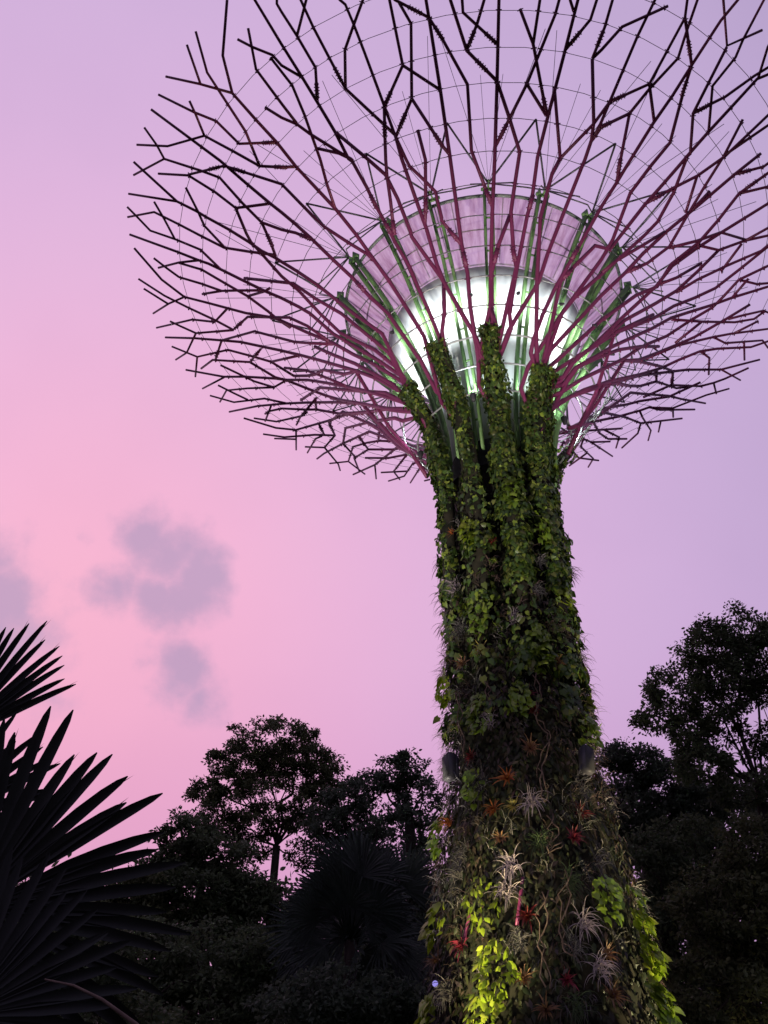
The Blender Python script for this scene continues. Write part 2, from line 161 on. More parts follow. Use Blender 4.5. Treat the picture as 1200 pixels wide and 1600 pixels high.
([(11.25,-15.2),(10.53,-15.2),(9.58,-12.0),(8.92,-11.0),(8.11,-8.2),(7.32,-5.6),(6.57,-6.5),(5.81,-9.0),(5.06,-12.3),(3.94,-27.8),(3.41,-38.4),(2.45,-64.7),(2.00,-65.6)],[[(10.50,-10.0),(9.58,-12.0)]]),
([(11.41,-3.9),(11.01,-3.9),(9.96,-6.3),(9.11,-5.9),(8.15,-5.0),(7.74,-1.5),(7.45,1.1),(6.70,2.0),(5.83,3.3),(4.92,-2.0),(4.64,-4.6),(3.96,-11.1),(3.38,-23.3),(2.86,-36.2),(2.44,-46.3),(2.19,-48.9),(1.89,-65.1),(2.00,-65.6)],[[(11.75,3.0),(11.35,3.0),(10.31,-0.0),(9.34,-1.0),(8.90,-1.8),(8.15,-5.0)],[(10.78,-8.8),(9.96,-6.3)],[(11.20,-2.1),(10.31,-0.0)]]),
([(11.28,-2.3),(10.88,-2.3),(9.98,-0.0),(9.39,-0.0),(8.10,0.0),(7.41,0.1),(6.57,-1.7),(5.77,-4.6),(5.03,-8.1),(4.59,-12.5),(3.76,-25.0),(3.29,-35.2),(2.91,-44.4),(2.55,-47.6),(2.25,-65.0),(2.00,-65.6)],[[(8.50,-4.3),(8.10,0.0)],[(11.04,2.9),(9.98,-0.0)]]),
([(8.96,3.8),(8.23,6.8),(7.26,10.4),(6.59,10.8),(5.83,10.1),(4.82,4.1),(4.01,-9.2),(3.00,-10.0),(2.45,-10.5),(2.00,-10.6)],[[(11.81,11.4),(11.41,11.4),(10.57,8.6),(9.94,7.5),(9.70,6.7),(8.84,6.7),(8.36,6.9)],[(9.74,7.1),(9.49,8.6),(8.71,8.4),(7.23,4.9),(5.84,-3.4)],[(7.23,4.9),(6.44,9.5)],[(9.74,9.5),(9.01,11.9)],[(11.25,12.3),(10.43,12.2),(8.85,12.0),(8.17,12.2),(7.40,12.4),(6.63,11.3),(5.21,8.0)],[(11.94,19.0),(11.13,17.5),(10.57,15.3),(8.90,14.9),(8.23,12.5)],[(11.71,6.6),(10.57,8.6)]]),
([(11.78,14.7),(10.87,15.7),(10.28,17.0),(8.71,16.5),(8.00,16.8),(7.26,18.9),(6.63,20.5),(5.51,18.4),(3.42,-12.5),(2.78,-29.5),(2.26,-46.1),(1.96,-65.0),(2.00,-65.6)],[]),
([(11.25,20.7),(9.82,23.6),(8.13,23.5),(7.43,23.9),(5.57,19.3),(3.94,1.7),(3.02,-21.8),(2.50,-37.2),(2.17,-48.4),(1.87,-65.0),(2.00,-65.6)],[]),
([(11.10,23.0),(10.49,26.3),(10.15,27.8),(9.69,29.2),(8.19,29.5),(7.51,23.8),(6.55,19.6),(4.89,6.0),(4.01,-9.2),(3.00,-10.0),(2.45,-10.5),(2.00,-10.6)],[[(9.77,15.4),(10.51,20.7)],[(9.44,25.2),(8.70,19.5),(8.05,16.9)],[(11.34,26.5),(9.82,23.6)],[(10.14,27.8),(10.92,30.9)],[(8.99,29.8),(8.58,30.5),(7.11,27.4),(6.41,20.8)],[(7.48,35.2),(8.14,29.5)]]),
([(9.45,27.9),(8.73,33.8),(7.58,36.9),(7.02,38.5),(4.90,32.7),(4.20,32.2),(3.00,30.7),(2.45,29.5),(2.00,29.4)],[]),
([(7.11,27.4),(6.35,28.1),(5.38,23.4),(3.79,-0.8),(3.24,-15.7),(2.45,-10.7),(2.00,-10.6)],[]),
([(11.01,34.1),(9.47,34.0),(8.67,33.5),(6.93,32.8),(6.20,31.1),(4.20,30.8),(3.00,30.1),(2.45,29.5),(2.00,29.4)],[]),
([(10.91,36.4),(9.21,38.8),(8.49,38.7),(8.29,40.6),(7.64,45.3),(5.45,49.1),(4.20,46.1),(3.00,37.3),(2.45,30.0),(2.00,29.4)],[[(11.27,29.1),(10.51,31.7),(9.73,37.4),(8.51,38.8)],[(9.75,37.5),(10.41,40.0)],[(11.23,48.5),(10.44,45.7),(8.97,42.8),(8.33,40.9)]]),
([(10.96,39.7),(9.33,44.7),(8.11,44.4),(5.81,41.2),(4.20,39.4),(3.00,34.1),(2.45,29.8),(2.00,29.4)],[[(10.18,42.4),(10.93,45.3)],[(10.78,53.5),(10.09,47.9),(9.33,44.7)]]),
([(10.11,50.7),(9.29,53.3),(8.36,53.0),(6.70,49.0),(5.45,43.1),(4.20,41.1),(3.00,34.9),(2.45,29.8),(2.00,29.4)],[[(8.91,48.4),(7.01,55.6),(6.05,59.5)],[(10.53,54.3),(9.62,51.3),(8.24,51.3)],[(11.27,56.6),(8.85,56.8),(5.45,54.6),(5.45,58.1)],[(9.65,53.7),(8.88,56.9)],[(11.53,62.3),(10.76,60.0),(8.96,59.7),(8.19,57.0)]]),
([(11.18,59.5),(10.16,62.4),(7.83,61.9),(7.25,64.0),(4.20,64.8),(3.00,67.3),(2.45,69.3),(2.00,69.4)],[[(10.75,65.4),(9.93,60.1)],[(8.84,67.3),(8.70,65.0),(7.83,61.9)],[(10.81,66.2),(9.56,68.3)]]),
([(2.16,-23.5),(2.95,3.9),(2.45,-10.1),(2.00,-10.6)],[]),
([(5.63,6.2),(4.63,-5.4),(3.87,-19.2),(3.27,-34.8),(2.96,-43.1),(2.63,-45.5),(2.44,-46.3),(2.14,-65.0),(2.00,-65.6)],[]),
([(5.07,-14.0),(4.46,-20.4),(3.91,-28.6),(3.00,-17.8),(2.45,-11.1),(2.00,-10.6)],[])]
COLLARS = [(8.35,-139.3),(8.55,-120.5),(8.50,-125.3),(9.20,-104.8),(8.62,-101.6),(7.59,-113.7),(7.02,-111.9),(7.00,-116.3),(6.43,-105.0),(8.40,-96.1),(8.37,-92.8),(7.82,-94.5),(7.03,-81.3),(6.44,-89.8),(8.52,-78.2),(8.64,-74.1),(7.62,-66.5),(9.25,-58.8),(8.52,-55.1),(8.48,-49.5),(6.95,-66.8),(9.19,-151.1),(8.58,-148.0),(7.03,-157.6),(6.27,-149.3),(5.27,-112.3),(5.21,-125.3),(5.15,-124.3),(4.63,-146.9),(5.22,-93.8),(4.65,-105.9),(4.22,-101.8),(4.22,-91.7),(5.14,-80.2),(4.25,-85.4),(4.15,-63.8),(4.53,-65.2),(6.35,-59.3),(6.38,-44.7),(5.04,-36.8),(8.49,-32.0),(8.56,-28.4),(8.00,172.1),(9.51,161.4),(7.89,162.5),(8.49,130.2),(7.78,121.1),(7.90,130.0),(6.71,116.3),(6.61,23.0),(7.97,27.6),(5.78,-130.4),(7.76,-141.1)]
BROMELIADS = [('pinkish red', -9.6, 13.45, 0.3),('pale orange', -47.5, 14.23, 0.28),('orange', -10.7, 7.5, 0.42),('red', -37.7, 8.18, 0.3),('dark red', 7.9, 9.41, 0.32),('coppery brown', -44.1, 10.49, 0.32),('pale green star shaped', 4.4, 10.31, 0.36),('brown star shaped', 34.7, 10.28, 0.3),('orange', -20.6, 6.88, 0.36),('yellow', -7.9, 6.88, 0.34),('orange brown', -16.4, 6.24, 0.36),('red', -4.1, 4.71, 0.4),('dark crimson', -40.0, 4.35, 0.42),('pink', 33.0, 6.76, 0.36),('dull red', 24.7, 6.22, 0.34),('brown red', 31.1, 4.07, 0.34),('brown', 30.1, 3.38, 0.4),('rusty', 0.2, 3.13, 0.4),('tan orange', -58.7, 6.9, 0.42),('rust brown', -61.4, 4.25, 0.36),('tan red', 5.8, 8.12, 0.42),('yellow brown', -25.3, 10.64, 0.36),('deep red', -31.1, 9.31, 0.26),('pink tipped', 11.7, 9.02, 0.26),('brown orange', -8.3, 3.65, 0.34),('dark red', 10.6, 3.61, 0.34),('reddish', 44.5, 7.75, 0.3),('cream tipped', -55.7, 9.07, 0.3)]
AIR_PLANTS = [('pale cream white', -74.9, 9.99, 0.36),('pale ivory', -77.1, 10.6, 0.34),('pale bleached', -64.9, 8.15, 0.4),('pale sandy', 58.8, 9.12, 0.36),('pale buff', 57.5, 8.43, 0.38),('bright silver', -10.4, 5.67, 0.5),('bright silver', -14.3, 5.23, 0.46),('purplish grey', 2.8, 7.01, 0.5),('grey', -45.7, 11.44, 0.42),('pale grey', 2.7, 11.36, 0.32),('pinkish grey', -69.2, 8.43, 0.42),('grey', -43.4, 5.76, 0.42),('lilac grey', 21.9, 4.6, 0.48),('lilac grey', 26.2, 3.82, 0.5),('violet grey', -50.0, 3.61, 0.5),('grey green', 36.7, 7.34, 0.44),('dark green', 5.4, 6.16, 0.5),('dull green', 17.6, 5.4, 0.46),('grey green', -9.6, 4.36, 0.36),('grey', -30.2, 7.51, 0.4),('wispy grey', 28.9, 13.01, 0.36),('faded grey', 23.2, 12.13, 0.34),('wispy grey', -41.8, 6.15, 0.34),('dusky grey', 15.2, 4.2, 0.42),('dusky green', 13.2, 3.22, 0.46),('straw coloured', -48.9, 12.64, 0.4),('pale green', -21.1, 8.91, 0.3),('grey brown', 37.8, 5.85, 0.36),('pale tan', -74.1, 9.1, 0.4)]
LEAF_CLUMPS = [('bright yellow green', -26.8, 5.06, 0.46, 32),('bright yellow green', -20.7, 3.91, 0.46, 34),('bright yellow green', -24.4, 3.12, 0.5, 40),('yellow green', -61.4, 4.98, 0.36, 16),('yellow', -61.7, 3.28, 0.4, 18),('glossy green', 36.8, 5.14, 0.4, 30),('glossy green', 57.7, 5.2, 0.28, 16),('glossy yellow green', 58.3, 4.22, 0.34, 30),('glossy green', 57.2, 3.35, 0.4, 32),('pale green', -70.8, 6.88, 0.4, 26),('mid green', 20.3, 10.6, 0.55, 40),('lime green', -28.2, 13.94, 0.4, 24),('yellow green', 47.1, 12.0, 0.36, 20),('dull green', -33.4, 7.49, 0.35, 20),('mid green', -29.3, 9.14, 0.42, 24),('light green', 34.2, 13.96, 0.42, 24),('light green', -25.0, 11.59, 0.46, 28),('leafy green', 10.5, 15.0, 0.4, 24),('dark glossy green', 53.2, 8.75, 0.42, 26),('golden', -69.3, 10.22, 0.36, 22),('green', 1.9, 9.33, 0.36, 20),('lime tipped', 57.2, 4.79, 0.25, 14)]
LIANAS = [[(13.1, 9.87),(16.1, 9.33),(12.6, 8.8),(18.5, 8.37),(11.8, 7.85),(11.4, 7.29),(9.1, 6.8)],[(11.3, 6.67),(13.2, 6.27),(9.9, 5.88),(16.6, 6.14)],[(-22.0, 9.84),(-19.5, 9.35),(-25.7, 8.88)],[(16.8, 5.58),(12.7, 4.92),(11.1, 4.25),(12.9, 3.92)],[(4.2, 5.16),(1.7, 4.58),(2.0, 4.03),(-0.6, 3.31)],[(-48.9, 9.84),(-44.1, 8.7),(-40.3, 8.06)]]
FLOODS = [(-48.8, 8.01),(38.9, 7.89)]
SPOTLET = (-50.4, 3.77)
PIPES = [((-5.5, 5.47), (-10.1, 4.61)),((-35.8, 4.99), (-40.1, 4.5))]

AX, AY = 3.125, 20.75
FACE = -98.56
PR = [1.72, 1.78, 1.95, 2.2, 2.6, 3.07, 3.5, 3.91, 4.39, 4.9, 5.45, 6.05, 6.72, 7.44, 8.19, 8.97, 9.72, 11.25, 14]
PZ = [-8, 15.6, 17.2, 18, 18.6, 19.2, 19.9, 20.6, 21.25, 21.9, 22.5, 23.05, 23.5, 23.97, 24.32, 24.64, 24.96, 25.55, 26.5]
TR_Z = [-1.6, 3.3, 5.7, 7.2, 8.5, 10, 11.7, 15.6, 17.0, 18, 18.6, 19.2, 19.9]
TR_R = [2.50, 2.30, 2.05, 1.80, 1.68, 1.62, 1.60, 1.66, 1.90, 2.2, 2.6, 3.07, 3.5]
def zs(r): return float(np.interp(r, PR, PZ))
def on_trumpet(r, th, dz=0.0):
    if r < 1.95: z = 16.6
    else: z = zs(r)
    return Vector((AX + r * math.cos(R(th)), AY + r * math.sin(R(th)), z + EYE + dz))
def on_trunk(phi, z, off=0.0):
    r = float(np.interp(z, TR_Z, TR_R)) + off
    a = R(FACE + phi)
    return Vector((AX + r * math.cos(a), AY + r * math.sin(a), z + EYE))
def out_dir(phi):
    a = R(FACE + phi); return Vector((math.cos(a), math.sin(a), 0))

# ------------------------------------------------------------------ helpers
def tag(o, label=None, cat=None, group=None, kind=None):
    if label: o['label'] = label
    if cat: o['category'] = cat
    if group: o['group'] = group
    if kind: o['kind'] = kind
    return o
def empty(name, loc, label=None, cat=None, group=None):
    o = bpy.data.objects.new(name, None); C.objects.link(o); o.location = loc
    o.empty_display_size = .3
    return tag(o, label, cat, group)
def raw_mesh(name, V, loops, starts, mat, smooth=False):
    me = bpy.data.meshes.new(name)
    V = np.asarray(V, dtype=np.float32).reshape(-1, 3)
    me.vertices.add(len(V)); me.vertices.foreach_set('co', V.ravel())
    me.loops.add(len(loops)); me.loops.foreach_set('vertex_index', np.asarray(loops, dtype=np.int32))
    me.polygons.add(len(starts)); me.polygons.foreach_set('loop_start', np.asarray(starts, dtype=np.int32))
    me.update(calc_edges=True); me.validate()
    if smooth: me.polygons.foreach_set('use_smooth', [True] * len(me.polygons))
    me.materials.append(mat)
    return me
class MB:
    def __init__(s): s.v = []; s.f = []
    def add(s, vs, fs):
        b = len(s.v); s.v += [tuple(v) for v in vs]; s.f += [tuple(i + b for i in f) for f in fs]
    def tube(s, pts, rad, n=7, cap=True):
        pts = [Vector(p) for p in pts]
        q = [pts[0]]
        for p in pts[1:]:
            if (p - q[-1]).length > 1e-3: q.append(p)
        pts = q
        if len(pts) < 2: return
        if not hasattr(rad, '__len__'): rad = [rad] * len(pts)
        rad = list(rad) + [rad[-1]] * (len(pts) - len(rad))
        t0 = (pts[1] - pts[0]).normalized()
        u = t0.orthogonal().normalized()
        vs = []; fs = []
        for i, p in enumerate(pts):
            a = (pts[i] - pts[i - 1]).normalized() if i else t0
            b = (pts[i + 1] - pts[i]).normalized() if i < len(pts) - 1 else a
            t = (a + b)
            t = t.normalized() if t.length > .05 else b
            u = (u - t * u.dot(t)); u = u.normalized() if u.length > 1e-4 else t.orthogonal().normalized()
            w = t.cross(u)
            for k in range(n):
                c, d = math.cos(2 * math.pi * k / n), math.sin(2 * math.pi * k / n)
                vs.append(p + (u * c + w * d) * rad[i])
            if i:
                o0 = (i - 1) * n; o1 = i * n
                fs += [(o0 + k, o0 + (k + 1) % n, o1 + (k + 1) % n, o1 + k) for k in range(n)]
        if cap:
            fs.append(tuple(range(n))[::-1]); e = (len(pts) - 1) * n; fs.append(tuple(e + k for k in range(n)))
        s.add(vs, fs)
    def box(s, c, X, Y, Z):
        c = Vector(c)
        vs = [c + X * i + Y * j + Z * k for i in (-1, 1) for j in (-1, 1) for k in (-1, 1)]
        s.add(vs, [(0, 1, 3, 2), (4, 6, 7, 5), (0, 4, 5, 1), (2, 3, 7, 6), (0, 2, 6, 4), (1, 5, 7, 3)])
    def lathe(s, prof, cx, cy, n=72, close=False):
        vs = []; fs = []
        for r, z in prof:
            for k in range(n):
                a = 2 * math.pi * k / n; vs.append((cx + r * math.cos(a), cy + r * math.sin(a), z))
        m = len(prof)
        for i in range(m if close else m - 1):
            a, b = i * n, ((i + 1) % m) * n
            fs += [(a + k, a + (k + 1) % n, b + (k + 1) % n, b + k) for k in range(n)]
        s.add(vs, fs)
    def build(s, name, mat, parent=None, smooth=True):
        loops = [i for f in s.f for i in f]
        starts = np.cumsum([0] + [len(f) for f in s.f])[:-1]
        me = raw_mesh(name, s.v, loops, starts, mat, smooth)
        return link(name, me, parent)
def link(name, me, parent=None):
    o = bpy.data.objects.new(name, me); C.objects.link(o)
    if parent:
        o.parent = parent
        p = parent; off = Vector((0, 0, 0))
        while p: off += p.location; p = p.parent
        o.location = -off           # meshes are modelled in world metres
    return o

# leaf shapes: x across, y along, z up from the blade
HEART = (np.array([(0, 0, 0), (-.28, -.14, -.03), (-.44, .28, -.09), (-.2, .72, -.1), (0, 1, -.18), (.2, .72, -.1), (.44, .28, -.09), (.28, -.14, -.03), (0, .5, .02)]),
         [(0, 8, 3, 2, 1), (8, 4, 3), (0, 7, 6, 5, 8), (8, 5, 4)])
OVAL = (np.array([(0, 0, 0), (-.22, .3, -.05), (-.2, .62, -.07), (0, 1, -.12), (.2, .62, -.07), (.22, .3, -.05), (0, .48, .03)]),
        [(0, 6, 2, 1), (6, 3, 2), (0, 5, 4, 6), (6, 4, 3)])
LANCE = (np.array([(0, 0, 0), (-.17, .45, .02), (0, 1, -.1), (.17, .45, .02)]), [(0, 3, 2, 1)])
def leaf_mesh(name, P, Nn, Y, S, shape, mat):
    tv, tf = shape
    P = np.asarray(P, float); Nn = np.asarray(Nn, float); Y = np.asarray(Y, float); S = np.asarray(S, float).reshape(-1, 1)
    Nn = Nn / (np.linalg.norm(Nn, axis=1, keepdims=True) + 1e-9)
    Y = Y - Nn * (Y * Nn).sum(1, keepdims=True); Y = Y / (np.linalg.norm(Y, axis=1, keepdims=True) + 1e-9)
    X = np.cross(Y, Nn)
    n, k = len(P), len(tv)
    V = (P[:, None, :] + S[:, None] * (tv[None, :, 0:1] * X[:, None] + tv[None, :, 1:2] * Y[:, None] + tv[None, :, 2:3] * Nn[:, None])).reshape(-1, 3)
    lp = np.array([i for f in tf for i in f]); ln = [len(f) for f in tf]
    loops = (np.arange(n)[:, None] * k + lp[None]).ravel()
    st = np.cumsum([0] + ln)[:-1]
    starts = (np.arange(n)[:, None] * len(lp) + st[None]).ravel()
    return raw_mesh(name, V, loops, starts, mat, False)

# ------------------------------------------------------------------ materials
def new_mat(name):
    m = bpy.data.materials.new(name); m.use_nodes = True
    nt = m.node_tree; nt.nodes.clear()
    o = nt.nodes.new('ShaderNodeOutputMaterial')
    return m, nt, o
def leaf_mat(name, cols, rough=.5, trans=.25, spec=.35):
    m, nt, o = new_mat(name); n = nt.nodes.new; l = nt.links.new
    g = n('ShaderNodeNewGeometry'); rp = n('ShaderNodeValToRGB'); e = rp.color_ramp.elements
    while len(e) < len(cols): e.new(.5)
    for k, c in enumerate(cols):
        e[k].position = k / max(1, len(cols) - 1); e[k].color = (*c, 1)
    l(g.outputs['Random Per Island'], rp.inputs[0])
    tx = n('ShaderNodeTexNoise'); tx.inputs['Scale'].default_value = 1.3; tx.inputs['Detail'].default_value = 2
    tcd = n('ShaderNodeTexCoord'); l(tcd.outputs['Object'], tx.inputs['Vector'])
    hs = n('ShaderNodeHueSaturation'); mr = n('ShaderNodeMapRange')
    mr.inputs['From Min'].default_value = .3; mr.inputs['From Max'].default_value = .7; mr.inputs['To Min'].default_value = .65; mr.inputs['To Max'].default_value = 1.3
    l(tx.outputs['Fac'], mr.inputs['Value']); l(mr.outputs[0], hs.inputs['Value']); l(rp.outputs[0], hs.inputs['Color'])
    b = n('ShaderNodeBsdfPrincipled'); b.inputs['Roughness'].default_value = rough; b.inputs['Specular IOR Level'].default_value = spec
    l(hs.outputs[0], b.inputs['Base Color'])
    t = n('ShaderNodeBsdfTranslucent'); l(hs.outputs[0], t.inputs['Color'])
    mx = n('ShaderNodeMixShader'); mx.inputs[0].default_value = trans
    l(b.outputs[0], mx.inputs[1]); l(t.outputs[0], mx.inputs[2]); l(mx.outputs[0], o.inputs['Surface'])
    return m
def solid_mat(name, ca, cb, scale=4, rough=.5, metal=0, stretch=(1, 1, 1), bump=0, spec=.5):
    m, nt, o = new_mat(name); n = nt.nodes.new; l = nt.links.new
    tcd = n('ShaderNodeTexCoord'); mp = n('ShaderNodeMapping'); mp.inputs['Scale'].default_value = stretch
    l(tcd.outputs['Object'], mp.inputs['Vector'])
    tx = n('ShaderNodeTexNoise'); tx.inputs['Scale'].default_value = scale; tx.inputs['Detail'].default_value = 6; l(mp.outputs[0], tx.inputs['Vector'])
    rp = n('ShaderNodeValToRGB'); rp.color_ramp.elements[0].position = .35; rp.color_ramp.elements[1].position = .65
    rp.color_ramp.elements[0].color = (*ca, 1); rp.color_ramp.elements[1].color = (*cb, 1)
    l(tx.outputs['Fac'], rp.inputs[0])
    b = n('ShaderNodeBsdfPrincipled'); b.inputs['Roughness'].default_value = rough; b.inputs['Metallic'].default_value = metal; b.inputs['Specular IOR Level'].default_value = spec
    l(rp.outputs[0], b.inputs['Base Color'])
    if bump:
        bp = n('ShaderNodeBump'); bp.inputs['Strength'].default_value = bump; l(tx.outputs['Fac'], bp.inputs['Height']); l(bp.outputs[0], b.inputs['Normal'])
    l(b.outputs[0], o.inputs['Surface'])
    return m
def glow_mat(name, c, s):
    m, nt, o = new_mat(name); e = nt.nodes.new('ShaderNodeEmission'); e.inputs[0].default_value = (*c, 1); e.inputs[1].default_value = s
    nt.links.new(e.outputs[0], o.inputs['Surface']); return m

M = {}
M['steel'] = solid_mat('purple_paint', (.17, .022, .088), (.21, .032, .11), 1.2, .5)
M['rib'] = solid_mat('green_paint', (.12, .24, .085), (.17, .30, .11), 1.0, .6)
M['galv'] = solid_mat('galvanised', (.32, .32, .34), (.45, .45, .47), 6, .45, .3)
M['cable'] = solid_mat('cable_steel', (.10, .09, .11), (.16, .15, .17), 6, .5, .4)
M['frame'] = solid_mat('dull_frame', (.13, .15, .14), (.2, .21, .2), 5, .6)
M['core'] = solid_mat('white_concrete', (.66, .69, .69), (.84, .85, .84), 1.4, .7, stretch=(1, 1, .25))
M['felt'] = solid_mat('planting_felt', (.012, .014, .010), (.035, .030, .022), 3, .95, bump=.4, spec=.1)
M['dark_core'] = solid_mat('dark_concrete', (.035, .035, .038), (.06, .06, .06), 2, .9, spec=.2)
M['bark'] = solid_mat('bark', (.022, .017, .014), (.05, .04, .032), 6, .9, stretch=(1, 1, .3), bump=.3, spec=.15)
M['liana'] = solid_mat('dry_vine', (.09, .06, .05), (.17, .12, .095), 8, .85, spec=.2)
M['housing'] = solid_mat('dark_housing', (.028, .026, .036), (.042, .038, .052), 5, .6)
M['ground'] = solid_mat('dark_lawn', (.018, .028, .010), (.035, .045, .018), 2, .95, spec=.1)
M['ivy'] = leaf_mat('creeper_leaf', [(.024, .048, .012), (.062, .110, .020), (.040, .078, .016), (.20, .27, .032), (.12, .13, .028), (.030, .062, .014), (.085, .15, .024)], .42, .2, .5)
M['deep'] = leaf_mat('gap_shade_leaf', [(.010, .017, .006), (.020, .030, .009), (.028, .032, .010), (.014, .020, .008), (.040, .030, .014)], .55, .15)  # leaf colour darkened to paint shade into the gaps between trunk plants
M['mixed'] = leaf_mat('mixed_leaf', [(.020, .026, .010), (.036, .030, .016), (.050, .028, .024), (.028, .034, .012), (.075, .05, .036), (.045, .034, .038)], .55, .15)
M['pothos'] = leaf_mat('gold_leaf', [(.16, .24, .012), (.26, .34, .02), (.20, .29, .016), (.32, .36, .04), (.13, .22, .015)], .35, .3)
M['greenpothos'] = leaf_mat('green_leaf', [(.09, .16, .015), (.15, .23, .02), (.20, .27, .03), (.11, .18, .016)], .3, .25, .5)
M['silver'] = leaf_mat('silver_blade', [(.30, .24, .27), (.42, .35, .37), (.24, .19, .23), (.36, .31, .30)], .7, .15, .2)
M['greyblade'] = leaf_mat('grey_blade', [(.085, .075, .08), (.13, .115, .12), (.09, .09, .08), (.065, .06, .065)], .7, .15, .2)
M['brownwisp'] = leaf_mat('brown_wisp', [(.050, .030, .024), (.08, .05, .042), (.042, .024, .034), (.036, .034, .02)], .7, .15, .2)
M['greenblade'] = leaf_mat('green_blade', [(.03, .055, .02), (.06, .09, .035), (.045, .07, .03)], .6, .15, .3)
M['red'] = leaf_mat('red_blade', [(0.173, 0.021, 0.019), (0.124, 0.013, 0.019), (0.210, 0.044, 0.025), (0.086, 0.019, 0.013)], .4, .2)
M['crimson'] = leaf_mat('crimson_blade', [(0.115, 0.010, 0.024), (0.162, 0.020, 0.034), (0.074, 0.008, 0.013)], .4, .2)
M['orange'] = leaf_mat('orange_blade', [(0.358, 0.112, 0.026), (0.290, 0.068, 0.022), (0.392, 0.171, 0.043), (0.188, 0.068, 0.017)], .4, .2)
M['brown'] = leaf_mat('brown_blade', [(0.168, 0.084, 0.042), (0.227, 0.126, 0.059), (0.126, 0.050, 0.029), (0.252, 0.168, 0.084)], .55, .2)
M['yellow'] = leaf_mat('yellow_blade', [(0.302, 0.227, 0.050), (0.235, 0.210, 0.050), (0.336, 0.286, 0.101), (0.168, 0.168, 0.042)], .45, .2)
TREE_MATS = [leaf_mat('tree_leaf_%s' % w, c, .6, .38, .2) for w, c in (
    ('dark', [(.055, .080, .040), (.085, .112, .052), (.10, .12, .060)]),
    ('olive', [(.080, .098, .042), (.11, .12, .052), (.07, .092, .040)]),
    ('cool', [(.055, .080, .052), (.080, .106, .066), (.098, .12, .075)]))]
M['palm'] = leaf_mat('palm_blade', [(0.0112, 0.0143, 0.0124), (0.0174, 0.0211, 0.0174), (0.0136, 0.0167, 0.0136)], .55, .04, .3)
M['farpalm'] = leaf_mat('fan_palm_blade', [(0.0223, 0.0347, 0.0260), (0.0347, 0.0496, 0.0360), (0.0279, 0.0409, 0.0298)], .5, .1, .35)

# translucent weathered panels round the top of the stem
def membrane_mat():
    m, nt, o = new_mat('translucent_panel'); n = nt.nodes.new; l = nt.links.new
    tcd = n('ShaderNodeTexCoord')
    # streaks run down the cone: noise over bearing, stretched along height
    sp = n('ShaderNodeSeparateXYZ'); l(tcd.outputs['Object'], sp.inputs[0])
    a = n('ShaderNodeMath'); a.operation = 'ARCTAN2'
    sx = n('ShaderNodeMath'); sx.operation = 'SUBTRACT'; l(sp.outputs[0], sx.inputs[0]); sx.inputs[1].default_value = AX
    sy = n('ShaderNodeMath'); sy.operation = 'SUBTRACT'; l(sp.outputs[1], sy.inputs[0]); sy.inputs[1].default_value = AY
    l(sy.outputs[0], a.inputs[0]); l(sx.outputs[0], a.inputs[1])
    cb = n('ShaderNodeCombineXYZ')
    ma = n('ShaderNodeMath'); ma.operation = 'MULTIPLY'; ma.inputs[1].default_value = 14; l(a.outputs[0], ma.inputs[0])
    mz = n('ShaderNodeMath'); mz.operation = 'MULTIPLY'; mz.inputs[1].default_value = .9; l(sp.outputs[2], mz.inputs[0])
    l(ma.outputs[0], cb.inputs[0]); l(mz.outputs[0], cb.inputs[1])
    tx = n('ShaderNodeTexNoise'); tx.inputs['Scale'].default_value = 1.6; tx.inputs['Detail'].default_value = 7; tx.inputs['Roughness'].default_value = .65
    l(cb.outputs[0], tx.inputs['Vector'])
    rp = n('ShaderNodeValToRGB'); rp.color_ramp.elements[0].position = .36; rp.color_ramp.elements[1].position = .62
    rp.color_ramp.elements[0].color = (.62, .44, .54, 1); rp.color_ramp.elements[1].color = (1.0, .88, .96, 1)
    l(tx.outputs['Fac'], rp.inputs[0])
    d = n('ShaderNodeBsdfDiffuse'); l(rp.outputs[0], d.inputs[0])
    t = n('ShaderNodeBsdfTranslucent'); l(rp.outputs[0], t.inputs[0])
    tr = n('ShaderNodeBsdfTransparent'); l(rp.outputs[0], tr.inputs[0])
    m1 = n('ShaderNodeMixShader'); m1.inputs[0].default_value = .6; l(d.outputs[0], m1.inputs[1]); l(t.outputs[0], m1.inputs[2])
    m2 = n('ShaderNodeMixShader'); m2.inputs[0].default_value = .58; l(m1.outputs[0], m2.inputs[1]); l(tr.outputs[0], m2.inputs[2])
    l(m2.outputs[0], o.inputs['Surface'])
    return m
M['membrane'] = membrane_mat()

# ------------------------------------------------------------------ ground
g = MB(); n = 64
g.add([(0, 0, 0)] + [(2500 * math.cos(2 * math.pi * k / n), 2500 * math.sin(2 * math.pi * k / n), 0) for k in range(n)], [(0, k + 1, (k + 1) % n + 1) for k in range(n)])
tag(g.build('ground', M['ground'], smooth=False), kind='structure')

# ------------------------------------------------------------------ the planted steel tree
tower = empty('steel_tree_tower', (AX, AY, 0), 'giant steel tree tower with planted trunk and flaring net of purple branches', 'tower')
mb = MB()
mb.lathe([(1.34, 0), (1.30, 8), (1.26, 14 + EYE), (1.24, 17.2 + EYE)], AX, AY)
mb.build('trunk_core', M['dark_core'], tower)
mb = MB()
prof = [(1.22, 17.15), (1.3, 17.9), (1.44, 18.8), (1.68, 19.8), (2.0, 20.7), (2.4, 21.45), (2.95, 22.2)]
mb.lathe([(r, z + EYE) for r, z in prof] + [(r - .08, z + EYE + .02) for r, z in prof[::-1]], AX, AY, 90, True)
mb.build('lit_core', M['core'], tower)
mb = MB()
prof = [(2.99, 22.16), (3.45, 22.66), (3.9, 23.12), (4.32, 23.52)]
mb.lathe([(r, z + EYE) for r, z in prof], AX, AY, 90)
mem = mb.build('translucent_skirt', M['membrane'], tower)
mb = MB()
